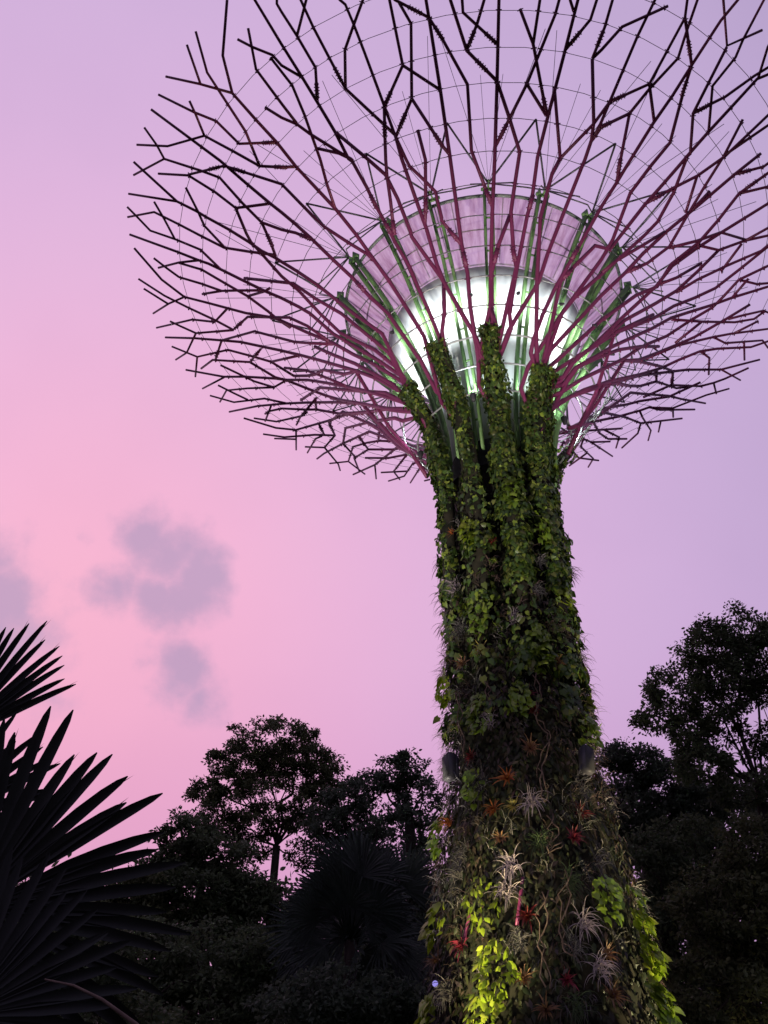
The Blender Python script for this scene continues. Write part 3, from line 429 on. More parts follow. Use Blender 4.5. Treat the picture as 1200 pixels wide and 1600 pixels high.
for r, z, t in ((4.34, 23.54, .05), (3.67, 22.92, .02), (2.97, 22.26, .02)):
    mb.lathe([(r + t * math.cos(2 * math.pi * k / 8), z + EYE + t * math.sin(2 * math.pi * k / 8)) for k in range(8)], AX, AY, 90, True)
for k in range(54):
    a = 2 * math.pi * k / 54
    if k % 3:
        mb.tube([(AX + r * math.cos(a), AY + r * math.sin(a), z + EYE + .05) for r, z in ((3.0, 22.28), (3.67, 22.94), (4.32, 23.58))], .016, 5)
mb.build('skirt_frame', M['frame'], mem)
# eighteen pairs of green ribs
rib_prof = [(1.45, 16.6), (1.52, 17.6), (1.70, 18.5), (1.98, 19.4), (2.35, 20.3), (2.85, 21.2), (3.4, 22.15), (3.95, 22.9), (4.42, 23.5)]
for k in range(18):
    th = FACE + 8 + 10 + 20 * k - 12
    er = Vector((math.cos(R(th)), math.sin(R(th)), 0)); et = Vector((-er.y, er.x, 0))
    mb = MB()
    for s in (-1, 1):
        pts = [Vector((AX, AY, z + EYE)) + er * (r + .12) + et * s * (.085 + .03 * i / 8) for i, (r, z) in enumerate(rib_prof)]
        # flat plate section: sweep a narrow box
        vs = []; fs = []
        for i, p in enumerate(pts):
            t = (pts[min(i + 1, 8)] - pts[max(i - 1, 0)]).normalized(); nrm = t.cross(et).normalized()
            for a, b in ((-1, -1), (1, -1), (1, 1), (-1, 1)): vs.append(p + et * a * .036 + nrm * b * .075)
            if i:
                o = (i - 1) * 4; fs += [(o + j, o + (j + 1) % 4, o + 4 + (j + 1) % 4, o + 4 + j) for j in range(4)]
        fs += [(3, 2, 1, 0), (32, 33, 34, 35)]
        mb.add(vs, fs)
    for i in range(1, 9, 1):
        r, z = rib_prof[i]; mb.tube([Vector((AX, AY, z + EYE)) + er * (r + .12) + et * s * .11 for s in (-1, 1)], .03, 5)
    rib = mb.build('rib', M['rib'], tower, smooth=False)
    bb = MB()
    c = Vector((AX, AY, 23.58 + EYE)) + er * 4.52
    for s in (-1, 1): bb.box(c + et * s * .13 + er * .02, er * .11, et * .015, Vector((0, 0, .13)))
    bb.tube([c - et * .2, c + et * .2], .05, 8); bb.tube([c, c + er * .3], .03, 6)
    bb.build('bracket', M['rib'], rib, smooth=False)
# cross struts and radial stays between brackets and the net
for k in range(18):
    th = FACE + 6 + 20 * k
    P0 = on_trumpet(4.7, th); P0.z = 23.58 + EYE
    st = MB()
    for d in (-1, 1):
        st.tube([P0, on_trumpet(6.72, th + 10 * d, .03)], .028, 6)
        st.tube([P0, on_trumpet(5.45, th + 6 * d, .03)], .022, 5)
        Q = on_trumpet(4.7, th + 20 * d); Q.z = 23.58 + EYE
        if d > 0: st.tube([P0, on_trumpet(5.3, th + 10, .25), Q], .022, 5)
    st.build('brace', M['cable'], tower)
    st = MB()
    for d in (-1, 1):
        st.tube([P0, on_trumpet(8.6, th + 9 * d, .04)], .0085, 4)
        st.tube([P0, on_trumpet(7.6, th + 2.2 * d, .04)], .0075, 4)
    st.build('stay_cable', M['cable'], tower)
# concentric hoops tying the branches together
HOOPS = [(2.2, .026, 0), (2.6, .026, 0), (3.07, .026, 0), (3.5, .022, 0), (3.91, .022, 0), (4.39, .017, 1), (4.9, .015, 1), (5.45, .012, 1), (6.05, .0105, 1), (6.72, .0095, 1),
         (7.44, .009, 1), (8.19, .0085, 1), (8.97, .0085, 1), (9.72, .0085, 1)]
for r, t, thin in HOOPS:
    mb = MB(); z = zs(r) + EYE + .05
    m = 54
    pts = [(AX + (r - .03) * math.cos(2 * math.pi * k / m), AY + (r - .03) * math.sin(2 * math.pi * k / m), z) for k in range(m + 1)]
    mb.tube(pts, t, 6, cap=False)
    mb.build('hoop', M['cable' if thin else 'galv'], tower)
HR = [h[0] for h in HOOPS]
# branches
def rad_at(r, root=False):
    return float(np.interp(r, [1.9, 4, 8, 11.3], [.062, .056, .047, .037]))
def branch_mesh(pts, thin=1.0):
    mb = MB()
    P = [on_trumpet(r, t) for r, t in pts]
    mb.tube(P, [rad_at(r) * thin for r, t in pts], 8)
    for (r0, t0), (r1, t1), a, b in zip(pts, pts[1:], P, P[1:]):
        for hr in HR[3:]:
            if (r0 - hr) * (r1 - hr) < 0:
                f = (hr - r0) / (r1 - r0); p = a.lerp(b, f); w = rad_at(hr)
                nz = Vector((0, 0, 1)); dd = (b - a).normalized(); e = dd.cross(nz).normalized()
                mb.tube([p - nz * (w + .055), p + nz * .03], .024, 5)
                mb.tube([p - e * (w + .035), p + e * (w + .035)], .014, 4)
    return mb
seg_all = []
br_objs = []
for main, twigs in BRANCHES:
    o = branch_mesh(main).build('branch', M['steel'], tower); br_objs.append(o)
    for a, b in zip(main, main[1:]): seg_all.append((on_trumpet(*a), on_trumpet(*b), o, a[0]))
    for t in twigs:
        w = branch_mesh(t, .92).build('twig', M['steel'], o)
        for a, b in zip(t, t[1:]): seg_all.append((on_trumpet(*a), on_trumpet(*b), o, a[0]))
# studded collars on some branches
for r, th in COLLARS:
    p = on_trumpet(r, th); best = None
    for a, b, o, rr in seg_all:
        ab = b - a; t = max(0, min(1, (p - a).dot(ab) / max(1e-6, ab.length_squared))); d = (p - (a + ab * t)).length
        if best is None or d < best[0]: best = (d, a + ab * t, ab.normalized(), o, rr)
    d, c, ax, o, rr = best
    if d > 1: continue
    w = rad_at(rr); mb = MB(); u = ax.orthogonal().normalized(); v = ax.cross(u)
    mb.tube([c - ax * .2, c + ax * .2], w * 1.16, 8)
    for i in range(5):
        q = c + ax * (-.16 + .08 * i); a = i * 1.1
        for e in (u * math.cos(a) + v * math.sin(a), -u * math.sin(a) + v * math.cos(a)):
            mb.tube([q - e * (w + .034), q + e * (w + .034)], .014, 4)
    mb.build('collar', M['steel'], o)
# dark lining of the planted trunk and the nine planted sleeves
mb = MB()
mb.lathe([(float(np.interp(z, TR_Z, TR_R)) - (.26 if z < 11 else .26 + .10 * min(1, (z - 11) / 3)), z + EYE) for z in (-1.6, 1, 3.3, 5.7, 7.2, 8.5, 10, 11, 12.5, 14, 15.4, 16.2)], AX, AY, 60)
mb.build('trunk_lining', M['felt'], tower)
COLS = [-62, -22, 14, 52, 92, 128, 168, -152, -108]
TOPS = {-62: 18.95, -22: 19.35, 14: 19.4, 52: 18.7}
TILT = {-62: 8, -22: -3, 14: -11, 52: -17}
def col_phi(phi, z): return phi + TILT.get(phi, 0) * max(0, min(1, (z - 13) / 5.5))
def col_frame(phi, z, phi0=None):
    if phi0 is None: phi0 = phi
    phi, ph2 = col_phi(round(phi0), z) + phi - phi0, col_phi(round(phi0), z + .05) + phi - phi0
    o = -.20 if abs(phi0) in (92, 108) else -.06
    p = on_trunk(phi, z, o); p2 = on_trunk(ph2, z + .05, o)
    t = (p2 - p).normalized(); e = Vector((-out_dir(phi).y, out_dir(phi).x, 0)); n = e.cross(t).normalized()
    if n.dot(out_dir(phi)) < 0: n = -n
    return p, e, n, t
def col_w(z, phi=0): return (1.25 if phi == 52 else 1) * float(np.interp(z, [8, 12, 16, 19.5], [.40, .36, .29, .30]))
for phi in COLS:
    mb = MB(); top = TOPS.get(phi, 14.9 if abs(phi) < 112 else 18.9)
    zz = np.linspace(11.0, top - .06, 26); vs = []; fs = []
    for i, z in enumerate(zz):
        p, e, nn, t = col_frame(phi, z); w = col_w(z, phi) * .85 * min(1, (z - 10.8) / 2.5)
        for k in range(10):
            a = 2 * math.pi * k / 10; vs.append(p + e * w * math.cos(a) + nn * .17 * min(1, (z - 10.8) / 2.5) * math.sin(a))
        if i: o = (i - 1) * 10; fs += [(o + k, o + (k + 1) % 10, o + 10 + (k + 1) % 10, o + 10 + k) for k in range(10)]
    fs.append(tuple(range(250, 260)))
    mb.add(vs, fs); mb.build('planted_sleeve', M['felt'], tower)
# purple service pipes showing between the plants
for (a, za), (b, zb) in PIPES:
    mb = MB(); mb.tube([on_trunk(a + (b - a) * f, za + (zb - za) * f, -.01) for f in (0, .25, .5, .75, 1)], .034, 8); mb.build('pipe', M['steel'], tower)
# lamps washing the white core, set between the sleeves
def lamp(name, kind, loc, power, color, parent=None, target=None, angle=60, blend=.6, size=.1):
    d = bpy.data.lights.new(name, kind); d.energy = power; d.color = color; d.shadow_soft_size = size
    o = bpy.data.objects.new(name, d); C.objects.link(o)
    loc = Vector(loc)
    if parent: o.parent = parent; loc = loc - parent.location
    o.location = loc
    if kind == 'SPOT':
        d.spot_size = R(angle); d.spot_blend = blend
        w = loc + (parent.location if parent else Vector((0, 0, 0)))
        o.rotation_euler = (Vector(target) - w).to_track_quat('-Z', 'Y').to_euler()
    return o
LENS = glow_mat('lamp_lens', (.85, .95, 1.0), 6)
for k in range(9):
    th = FACE - 12 + 40 * k
    er = Vector((math.cos(R(th)), math.sin(R(th)), 0))
    p = Vector((AX, AY, 18.05 + EYE)) + er * 2.12
    t = Vector((AX, AY, 21.2 + EYE)) + er * 2.15
    u = (t - p).normalized(); v = u.orthogonal().normalized()
    mb = MB(); mb.tube([p - u * .22, p - u * .04, p], [.05, .09, .1], 10); ho = mb.build('uplight', M['housing'], tower)
    mb = MB(); mb.tube([p + u * .003, p + u * .012], .085, 10); mb.build('lens', LENS, ho)
    lamp('core_lamp', 'SPOT', p + u * .06, 150, (.84, .97, .97), tower, t, 120, .7, .09)
for k in range(18):
    th = FACE + 6 + 10 + 20 * k
    er = Vector((math.cos(R(th)), math.sin(R(th)), 0))
    p = Vector((AX, AY, 20.25 + EYE)) + er * 3.62
    t = Vector((AX, AY, 21.35 + EYE)) + er * 2.2
    u = (t - p).normalized()
    mb = MB(); mb.tube([p - u * .14, p - u * .03, p], [.03, .05, .055], 8); ho = mb.build('uplight', M['housing'], tower)
    mb = MB(); mb.tube([p + u * .003, p + u * .01], .045, 8); mb.build('lens', LENS, ho)
    lamp('core_lamp', 'SPOT', p + u * .05, 270, (.92, .97, 1.0), tower, t, 84, 1.0, .06)

# ------------------------------------------------------------------ creepers and the green cover of the trunk
def noise3(p, s=1.0):
    from mathutils import noise
    return noise.noise(Vector(p) * s)
def trunk_leaves(n, zlo, zhi, philo, phihi, keep, size, off, seed):
    rg = np.random.default_rng(seed); P = []; Nn = []; Y = []; S = []
    while len(P) < n:
        z = rg.uniform(zlo, zhi); ph = rg.uniform(philo, phihi)
        if rg.random() > keep(ph, z): continue
        o = off(ph, z) + rg.normal(0, .06)
        p = on_trunk(ph, z, o); od = out_dir(ph)
        P.append(p); e = Vector((-od.y, od.x, 0))
        Nn.append(od * 1.0 + e * rg.normal(0, .45) + Vector((0, 0, rg.normal(.35, .4))))
        Y.append(Vector((0, 0, -1)) + e * rg.normal(0, .6) + od * rg.normal(.3, .3)); S.append(size(z) * rg.uniform(.6, 1.35))
    return P, Nn, Y, S
def lsize(z): return float(np.interp(z, [0, 4, 9, 13, 16, 19], [.20, .17, .16, .15, .12, .095]))
SIDE = {-62: 'outer left', -22: 'second from left', 14: 'third from left', 52: 'rightmost front', 92: 'right-hand back', 128: 'back right', 168: 'rear', -152: 'back left', -108: 'left-hand back'}
CREEP = {-62: 'olive creeper wrapping the leftmost branching sleeve of the trunk, its top bent outward', -22: 'dark green creeper on the tall sleeve left of the white gap in the trunk',
         14: 'green creeper on the tallest sleeve, just right of the white gap', 52: 'dense dark creeper on the broad right sleeve of the trunk top'}
for phi in COLS:
    top = TOPS.get(phi, 14.9 if abs(phi) < 112 else 18.9); vis = phi in TOPS; n = 4600 if vis else 1300
    rg = np.random.default_rng(abs(phi) + 3); P = []; Nn = []; Y = []; S = []
    for _ in range(n):
        z = rg.uniform(0, 1) ** .75 * (top - 9.0) + 9.0
        p, e, nn, t = col_frame(phi + 2.5 * noise3((z * .45, phi, 3)) * (2.6 if z < 13 else 1.2 if z < 16 else .3), z, phi)
        void = noise3((phi * 1.7, z * .8, 5.0)) + .6 * noise3((phi * .7, z * 2.3, 8.0))
        if z < 16 and void < -.12 + .25 * (z < 12): 
            if rg.random() < .85: continue
        a = rg.uniform(-.25, math.pi + .25) if rg.random() < .8 else rg.uniform(0, 2 * math.pi)
        w = col_w(z, phi) * (1 + .6 * noise3((phi * 3, z * .9, 1.5)))
        rr = rg.uniform(.82, 1.12) + (.35 * rg.random() if rg.random() < .12 else 0); d = e * math.cos(a) * w + nn * math.sin(a) * (.21 + .17 * noise3((z * 1.3, a, phi)))
        nd = (e * math.cos(a) + nn * math.sin(a))
        P.append(p + d * rr); Nn.append(nd + Vector(rg.normal(0, .4, 3)) + Vector((0, 0, .25)))
        Y.append(-t * 1.0 + Vector(rg.normal(0, .5, 3)) + nd * .2); S.append(lsize(z) * rg.uniform(.65, 1.35))
    if vis:   # tip cap
        p, e, nn, t = col_frame(phi, top)
        for _ in range(160):
            a = rg.uniform(0, 6.28); q = math.sqrt(rg.random()); P.append(p + e * math.cos(a) * q * .36 + nn * math.sin(a) * q * .24 + t * rg.uniform(-.1, .08)); Nn.append(t + Vector(rg.normal(0, .6, 3))); Y.append(Vector(rg.normal(0, 1, 3))); S.append(.1 * rg.uniform(.6, 1.3))
    o = link('creeper', leaf_mesh('creeper', P, Nn, Y, S, HEART, M['ivy']))
    tag(o, CREEP.get(phi, 'leafy creeper on the %s sleeve of the trunk, turned away from the viewer' % SIDE[phi]), 'creeper', 'creepers climbing the trunk sleeves')
def off_cover(ph, z):
    lump = .16 * noise3((ph * .055, z * .9, 7.7)) + .08 * noise3((ph * .14, z * 2.2, 1.7))
    return -.12 + lump - (.12 * min(1, max(0, (z - 10) / 4)))
def keep_cover(ph, z):
    return 1.0 if (-115 < ph < 115) else .35
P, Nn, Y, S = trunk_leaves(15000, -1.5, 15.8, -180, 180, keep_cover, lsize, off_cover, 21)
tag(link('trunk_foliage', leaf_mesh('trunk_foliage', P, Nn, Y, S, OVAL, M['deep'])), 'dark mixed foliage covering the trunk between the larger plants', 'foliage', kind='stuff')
def keep_mixed(ph, z):
    return max(0, min(1, .35 + 1.6 * noise3((ph * .05 + 9, z * .55, 2.2)))) * (1.0 if abs(ph) < 115 else .3)
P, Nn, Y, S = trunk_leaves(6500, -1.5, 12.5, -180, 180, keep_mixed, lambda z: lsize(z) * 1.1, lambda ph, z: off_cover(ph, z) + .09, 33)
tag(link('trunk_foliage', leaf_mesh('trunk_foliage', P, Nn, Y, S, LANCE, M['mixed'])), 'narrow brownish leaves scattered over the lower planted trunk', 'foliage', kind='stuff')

# fine grey and brown wisps, roots and grassy blades between the leaves
# ------------------------------------------------------------------ single plants on the trunk
def strap(mb, p, d, up, L_, w, droop, nseg=5):
    """one strap leaf: starts at p along d, arches down"""
    d = Vector(d).normalized(); s = d.cross(up); s = s.normalized() if s.length > .05 else d.orthogonal().normalized()
    vs = []; fs = []; q = Vector(p); dd = d.copy()
    for i in range(nseg + 1):
        f = i / nseg; ww = w * (1 - f ** 2.2) * (.55 + .45 * min(1, f * 4)) + .0015
        nn = s.cross(dd).normalized()
        vs += [q - s * ww + nn * ww * .35, q, q + s * ww + nn * ww * .35]
        if i:
            o = (i - 1) * 3; fs += [(o, o + 1, o + 4, o + 3), (o + 1, o + 2, o + 5, o + 4)]
        q = q + dd * (L_ / nseg); dd = (dd + Vector((0, 0, -1)) * droop * (1.0 / nseg) * (1 + f)).normalized()
    mb.add(vs, fs)
rg = random.Random(91)
for mname, cnt in (('greyblade', 130), ('brownwisp', 160)):
    mb = MB()
    for _ in range(cnt):
        ph = rg.uniform(-110, 110); z = rg.uniform(-1, 11.5) if rg.random() < .85 else rg.uniform(11, 14.5)
        od = out_dir(ph); e = Vector((-od.y, od.x, 0)); p0 = on_trunk(ph, z, -.02)
        for k in range(rg.randint(9, 18)):
            d = od * rg.uniform(.3, 1) + e * rg.uniform(-.9, .9) + Vector((0, 0, rg.uniform(-.6, .7)))
            strap(mb, p0 + Vector((rg.uniform(-.1, .1), rg.uniform(-.1, .1), rg.uniform(-.2, .2))), d, Vector((0, 0, 1)), rg.uniform(.18, .5), rg.uniform(.004, .012), rg.uniform(.8, 2.4), 4)
    tag(mb.build('wispy_foliage', M[mname], smooth=False), 'fine %s wisps and grassy blades all over the lower trunk' % ('grey' if mname == 'greyblade' else 'brown and purplish'), 'foliage', kind='stuff')
def side_word(ph):
    return 'at the left edge' if ph < -55 else 'on the left' if ph < -24 else 'left of middle' if ph < -6 else 'in the middle' if ph < 8 else 'right of middle' if ph < 26 else 'on the right' if ph < 50 else 'at the right edge'
def height_word(z):
    for lim, w in ((3.9, 'lowest of all'), (4.9, 'very low'), (5.9, 'low down'), (7.2, 'below the floodlights'), (8.4, 'at floodlight level'), (9.7, 'just above the floodlights'), (11.5, 'at mid height'), (13.2, 'above mid height'), (99, 'high up')):
        if z < lim: return w
used = {}
def uniq(lbl, alts):
    k = 0
    while lbl in used and k < len(alts): lbl2 = lbl + alts[k]; k += 1; lbl = lbl2 if lbl2 not in used else lbl
    used[lbl] = 1; return lbl
BMAT = lambda w: 'orange' if 'orange' in w and 'brown' not in w else 'yellow' if ('yellow' in w or 'green' in w or 'cream' in w) else 'brown' if ('brown' in w or 'rust' in w or 'tan' in w or 'copper' in w) else 'crimson' if ('dark' in w or 'crimson' in w or 'deep' in w or 'dull' in w) else 'red'
for word, ph, z, s in BROMELIADS:
    rg = random.Random(int(ph * 10 + z * 100)); od = out_dir(ph); p = on_trunk(ph, z, .02); e = Vector((-od.y, od.x, 0))
    ax = (od + Vector((0, 0, .55 + rg.uniform(-.2, .2))) + e * rg.uniform(-.25, .25)).normalized(); u = ax.orthogonal().normalized(); v = ax.cross(u)
    mb = MB(); nl = rg.randint(24, 34)
    for i in range(nl):
        a = i * 2.4; t = .25 + .95 * (i / nl) + rg.uniform(-.1, .1)
        d = ax * math.cos(t) + (u * math.cos(a) + v * math.sin(a)) * math.sin(t)
        strap(mb, p, d, ax, s * rg.uniform(.42, 1.0), s * rg.uniform(.035, .065), rg.uniform(.3, 1.5))
    o = mb.build('bromeliad', M[BMAT(word)], smooth=False)
    tag(o, uniq('%s bromeliad on the trunk, %s, %s' % (word, side_word(ph), height_word(z)), (', smaller one', ', lower one')), 'bromeliad', 'bromeliads on the trunk')
AMAT = lambda w: 'silver' if ('silver' in w or 'pinkish' in w or 'lilac' in w or 'pale' in w or 'straw' in w or 'purplish' in w) else 'greenblade' if 'green' in w and 'grey' not in w else 'greyblade'
for word, ph, z, s in AIR_PLANTS:
    rg = random.Random(int(ph * 10 + z * 100) + 5); od = out_dir(ph); p = on_trunk(ph, z, .04); e = Vector((-od.y, od.x, 0))
    ax = (od + Vector((0, 0, .25))).normalized(); u = ax.orthogonal().normalized(); v = ax.cross(u)
    mb = MB()
    for i in range(rg.randint(52, 70)):
        a = rg.uniform(0, 6.283); t = rg.uniform(.1, 1.45)
        d = ax * math.cos(t) + (u * math.cos(a) + v * math.sin(a)) * math.sin(t)
        strap(mb, p + Vector((rg.uniform(-.08, .08), rg.uniform(-.08, .08), rg.uniform(-.14, .14))), d, ax, s * rg.uniform(.55, 1.1), s * .015, rg.uniform(.9, 2.0), 6)
    o = mb.build('air_plant', M[AMAT(word)], smooth=False)
    tag(o, uniq('%s tufted air plant on the trunk, %s, %s' % (word, side_word(ph), height_word(z)), (', smaller tuft', ', lower tuft')), 'air plant', 'air plants on the trunk')
for word, ph, z, rad, nl in LEAF_CLUMPS:
    rg = np.random.default_rng(int(abs(ph) * 10 + z * 50)); od = out_dir(ph); e = Vector((-od.y, od.x, 0)); P = []; Nn = []; Y = []; S = []
    nl = int(nl * 2.3); big = .24 if z < 5 else .19
    for i in range(nl):
        q = math.sqrt(rg.random()); a = rg.uniform(0, 6.283)
        zz = z + rad * 1.15 * q * math.sin(a); pp = ph + math.degrees(rad * .72 * q * math.cos(a) / 2.0)
        P.append(on_trunk(pp, zz, .06 + .22 * (1 - q * q) + rg.uniform(0, .08))); o2 = out_dir(pp)
        Nn.append(o2 * .8 + Vector((0, 0, rg.uniform(.0, 1.1))) + e * rg.normal(0, .55)); Y.append(o2 * rg.uniform(.3, .8) + e * rg.normal(0, .6) + Vector((0, 0, -.7))); S.append(big * rg.uniform(.55, 1.1))
    o = link('leafy_climber', leaf_mesh('leafy_climber', P, Nn, Y, S, OVAL if 'bright' in word else HEART, M['pothos' if ('yellow' in word or 'gold' in word or 'lime' in word) else 'greenpothos']))
    tag(o, uniq('%s broad-leaved climber on the trunk, %s, %s' % (word, side_word(ph), height_word(z)), (', smaller clump', ', lower clump')), 'climber', 'broad-leaved climbers on the trunk')
LW = ['pale twisted dry vine hanging in the middle of the trunk, above floodlight level', 'short looping dry vine below the long twisted one', 'thin dry vine left of the middle above the left floodlight', 'grey hanging roots right of the middle on the lower trunk', 'thin trailing stems down the middle of the lowest trunk', 'short dry stem beside the left edge above the floodlight']
for lw, pts in zip(LW, LIANAS):
    mb = MB()
    for j in range(2):
        rg = random.Random(j + len(pts)); full = []
        for i in range(len(pts) - 1):
            for f in np.linspace(0, 1, 5)[:-1]:
                (a, za), (b, zb) = pts[i], pts[i + 1]
                full.append(on_trunk(a + (b - a) * f + rg.uniform(-1.2, 1.2) + 2.2 * math.sin(i * 2.1 + f * 3 + j * 2), za + (zb - za) * f, .14 + rg.uniform(-.06, .09)))
        mb.tube(full, .015 - .003 * j, 5)
    tag(mb.build('dry_vine', M['liana']), lw, 'vine', 'dry vines on the trunk')

# two dark floodlight boxes hung on the trunk
for i, (ph, z) in enumerate(FLOODS):
    od = out_dir(ph); e = Vector((-od.y, od.x, 0)); s = -1 if i == 0 else 1
    f = empty('floodlight', on_trunk(ph, z, .3), ('dark floodlight box on the left of the trunk, tilted left', 'dark floodlight box on the right of the trunk, beside tan straggling plants')[i], 'floodlight', 'floodlights on the trunk')
    c = on_trunk(ph, z, .34)
    upv = (Vector((0, 0, 1)) + e * s * .22 - od * .15).normalized(); X = upv.cross(od).normalized(); F = X.cross(upv).normalized()
    mb = MB(); mb.box(c, X * .125, upv * .29, F * .09)
    for k in range(6): mb.box(c - F * .12, X * .02, upv * .28, F * .04) if k == 0 else mb.box(c - F * .12 + X * (-.11 + .044 * k), X * .008, upv * .28, F * .05)
    mb.build('lamp_body', M['housing'], f, smooth=False)
    mb = MB(); mb.box(c + F * .094, X * .112, upv * .272, F * .006); mb.build('front_plate', M['dark_core'], f, smooth=False)
    mb = MB(); mb.tube([c - upv * .2 + X * .14, c - upv * .33 + X * .14 - F * .1, c - F * .38 - upv * .3], .018, 6); mb.tube([c - upv * .2 - X * .14, c - upv * .33 - X * .14 - F * .1, c - F * .38 - upv * .3], .018, 6)
    mb.build('bracket', M['housing'], f)

# ground floodlights round the foot of the tower (below the frame)
def ground_flood(loc, target, power, color, angle, label, blend=.7):
    loc = Vector(loc); f = empty('ground_floodlight', loc, label, 'floodlight', 'floodlights on the ground')
    d = (Vector(target) - loc).normalized(); c = loc + Vector((0, 0, .45)); X = d.cross(Vector((0, 0, 1))).normalized(); U = X.cross(d)
    mb = MB(); mb.box(c, X * .2, U * .16, d * .1); mb.box(loc + Vector((0, 0, .03)), Vector((.2, 0, 0)), Vector((0, .2, 0)), Vector((0, 0, .03))); mb.build('lamp_body', M['housing'], f, smooth=False)
    mb = MB(); mb.tube([loc, loc + Vector((0, 0, .45))], .035, 8); mb.build('post', M['galv'], f)
    mb = MB(); mb.box(c + d * .105, X * .18, U * .14, d * .004); mb.build('lens', LENS, f, smooth=False)
    lamp('flood_beam', 'SPOT', c + d * .14, power, color, f, target, angle, blend, .12)
WARM = (1.0, .80, .52); PALE = (1.0, .9, .74)
top = Vector((AX, AY, 20.0 + EYE))
ground_flood((-6.5, 11.5, 0), top + Vector((-.5, -1, -1)), 15500, (1, .90, .76), 34, 'ground floodlight to the left, aimed at the branching top')
ground_flood((11.5, 12.5, 0), top + Vector((.5, -1, -.5)), 9000, (1, .90, .78), 30, 'ground floodlight to the right, aimed at the branching top')
ground_flood((-4.2, 25.0, 0), (AX - 1.7, AY, 8.6), 12000, PALE, 20, 'ground floodlight behind the left edge of the trunk', .8)
ground_flood((9.6, 21.5, 0), (AX + 1.7, AY, 8.6), 14000, WARM, 24, 'ground floodlight behind the right edge of the trunk', .8)
ground_flood((-1.8, 15.6, 0), (1.78, 18.9, 5.9), 10000, (1, .86, .46), 21, 'small ground floodlight in front of the trunk, on its left')
ground_flood((.6, 9.6, 0), (2.7, 19.2, 8.0), 1500, (1, .90, .78), 32, 'wide ground floodlight well in front of the trunk', .9)
ground_flood((10.0, 19.9, 0), (5.3, 19.9, 5.2), 9500, (1, .86, .48), 30, 'small ground floodlight to the right of the trunk foot')
ground_flood((8.4, 21.4, 0), (9.2, 24.5, 5.0), 420, WARM, 55, 'small ground floodlight beside the right shrubs')
sp = empty('spot_lamp', on_trunk(*SPOTLET, .1), 'tiny violet glowing spot lamp at the lower left edge of the trunk', 'spot lamp')
c = on_trunk(*SPOTLET, .30); w = Vector((-.35, -.9, .1)).normalized()
mb = MB(); mb.tube([on_trunk(*SPOTLET, -.1), c - w * .12, c - w * .02], [.02, .06, .062], 10); mb.build('lamp_body', M['housing'], sp)
mb = MB(); mb.tube([c - w * .015, c], .055, 12); mb.build('lens', glow_mat('violet_lens', (.40, .34, 1.0), .8), sp)

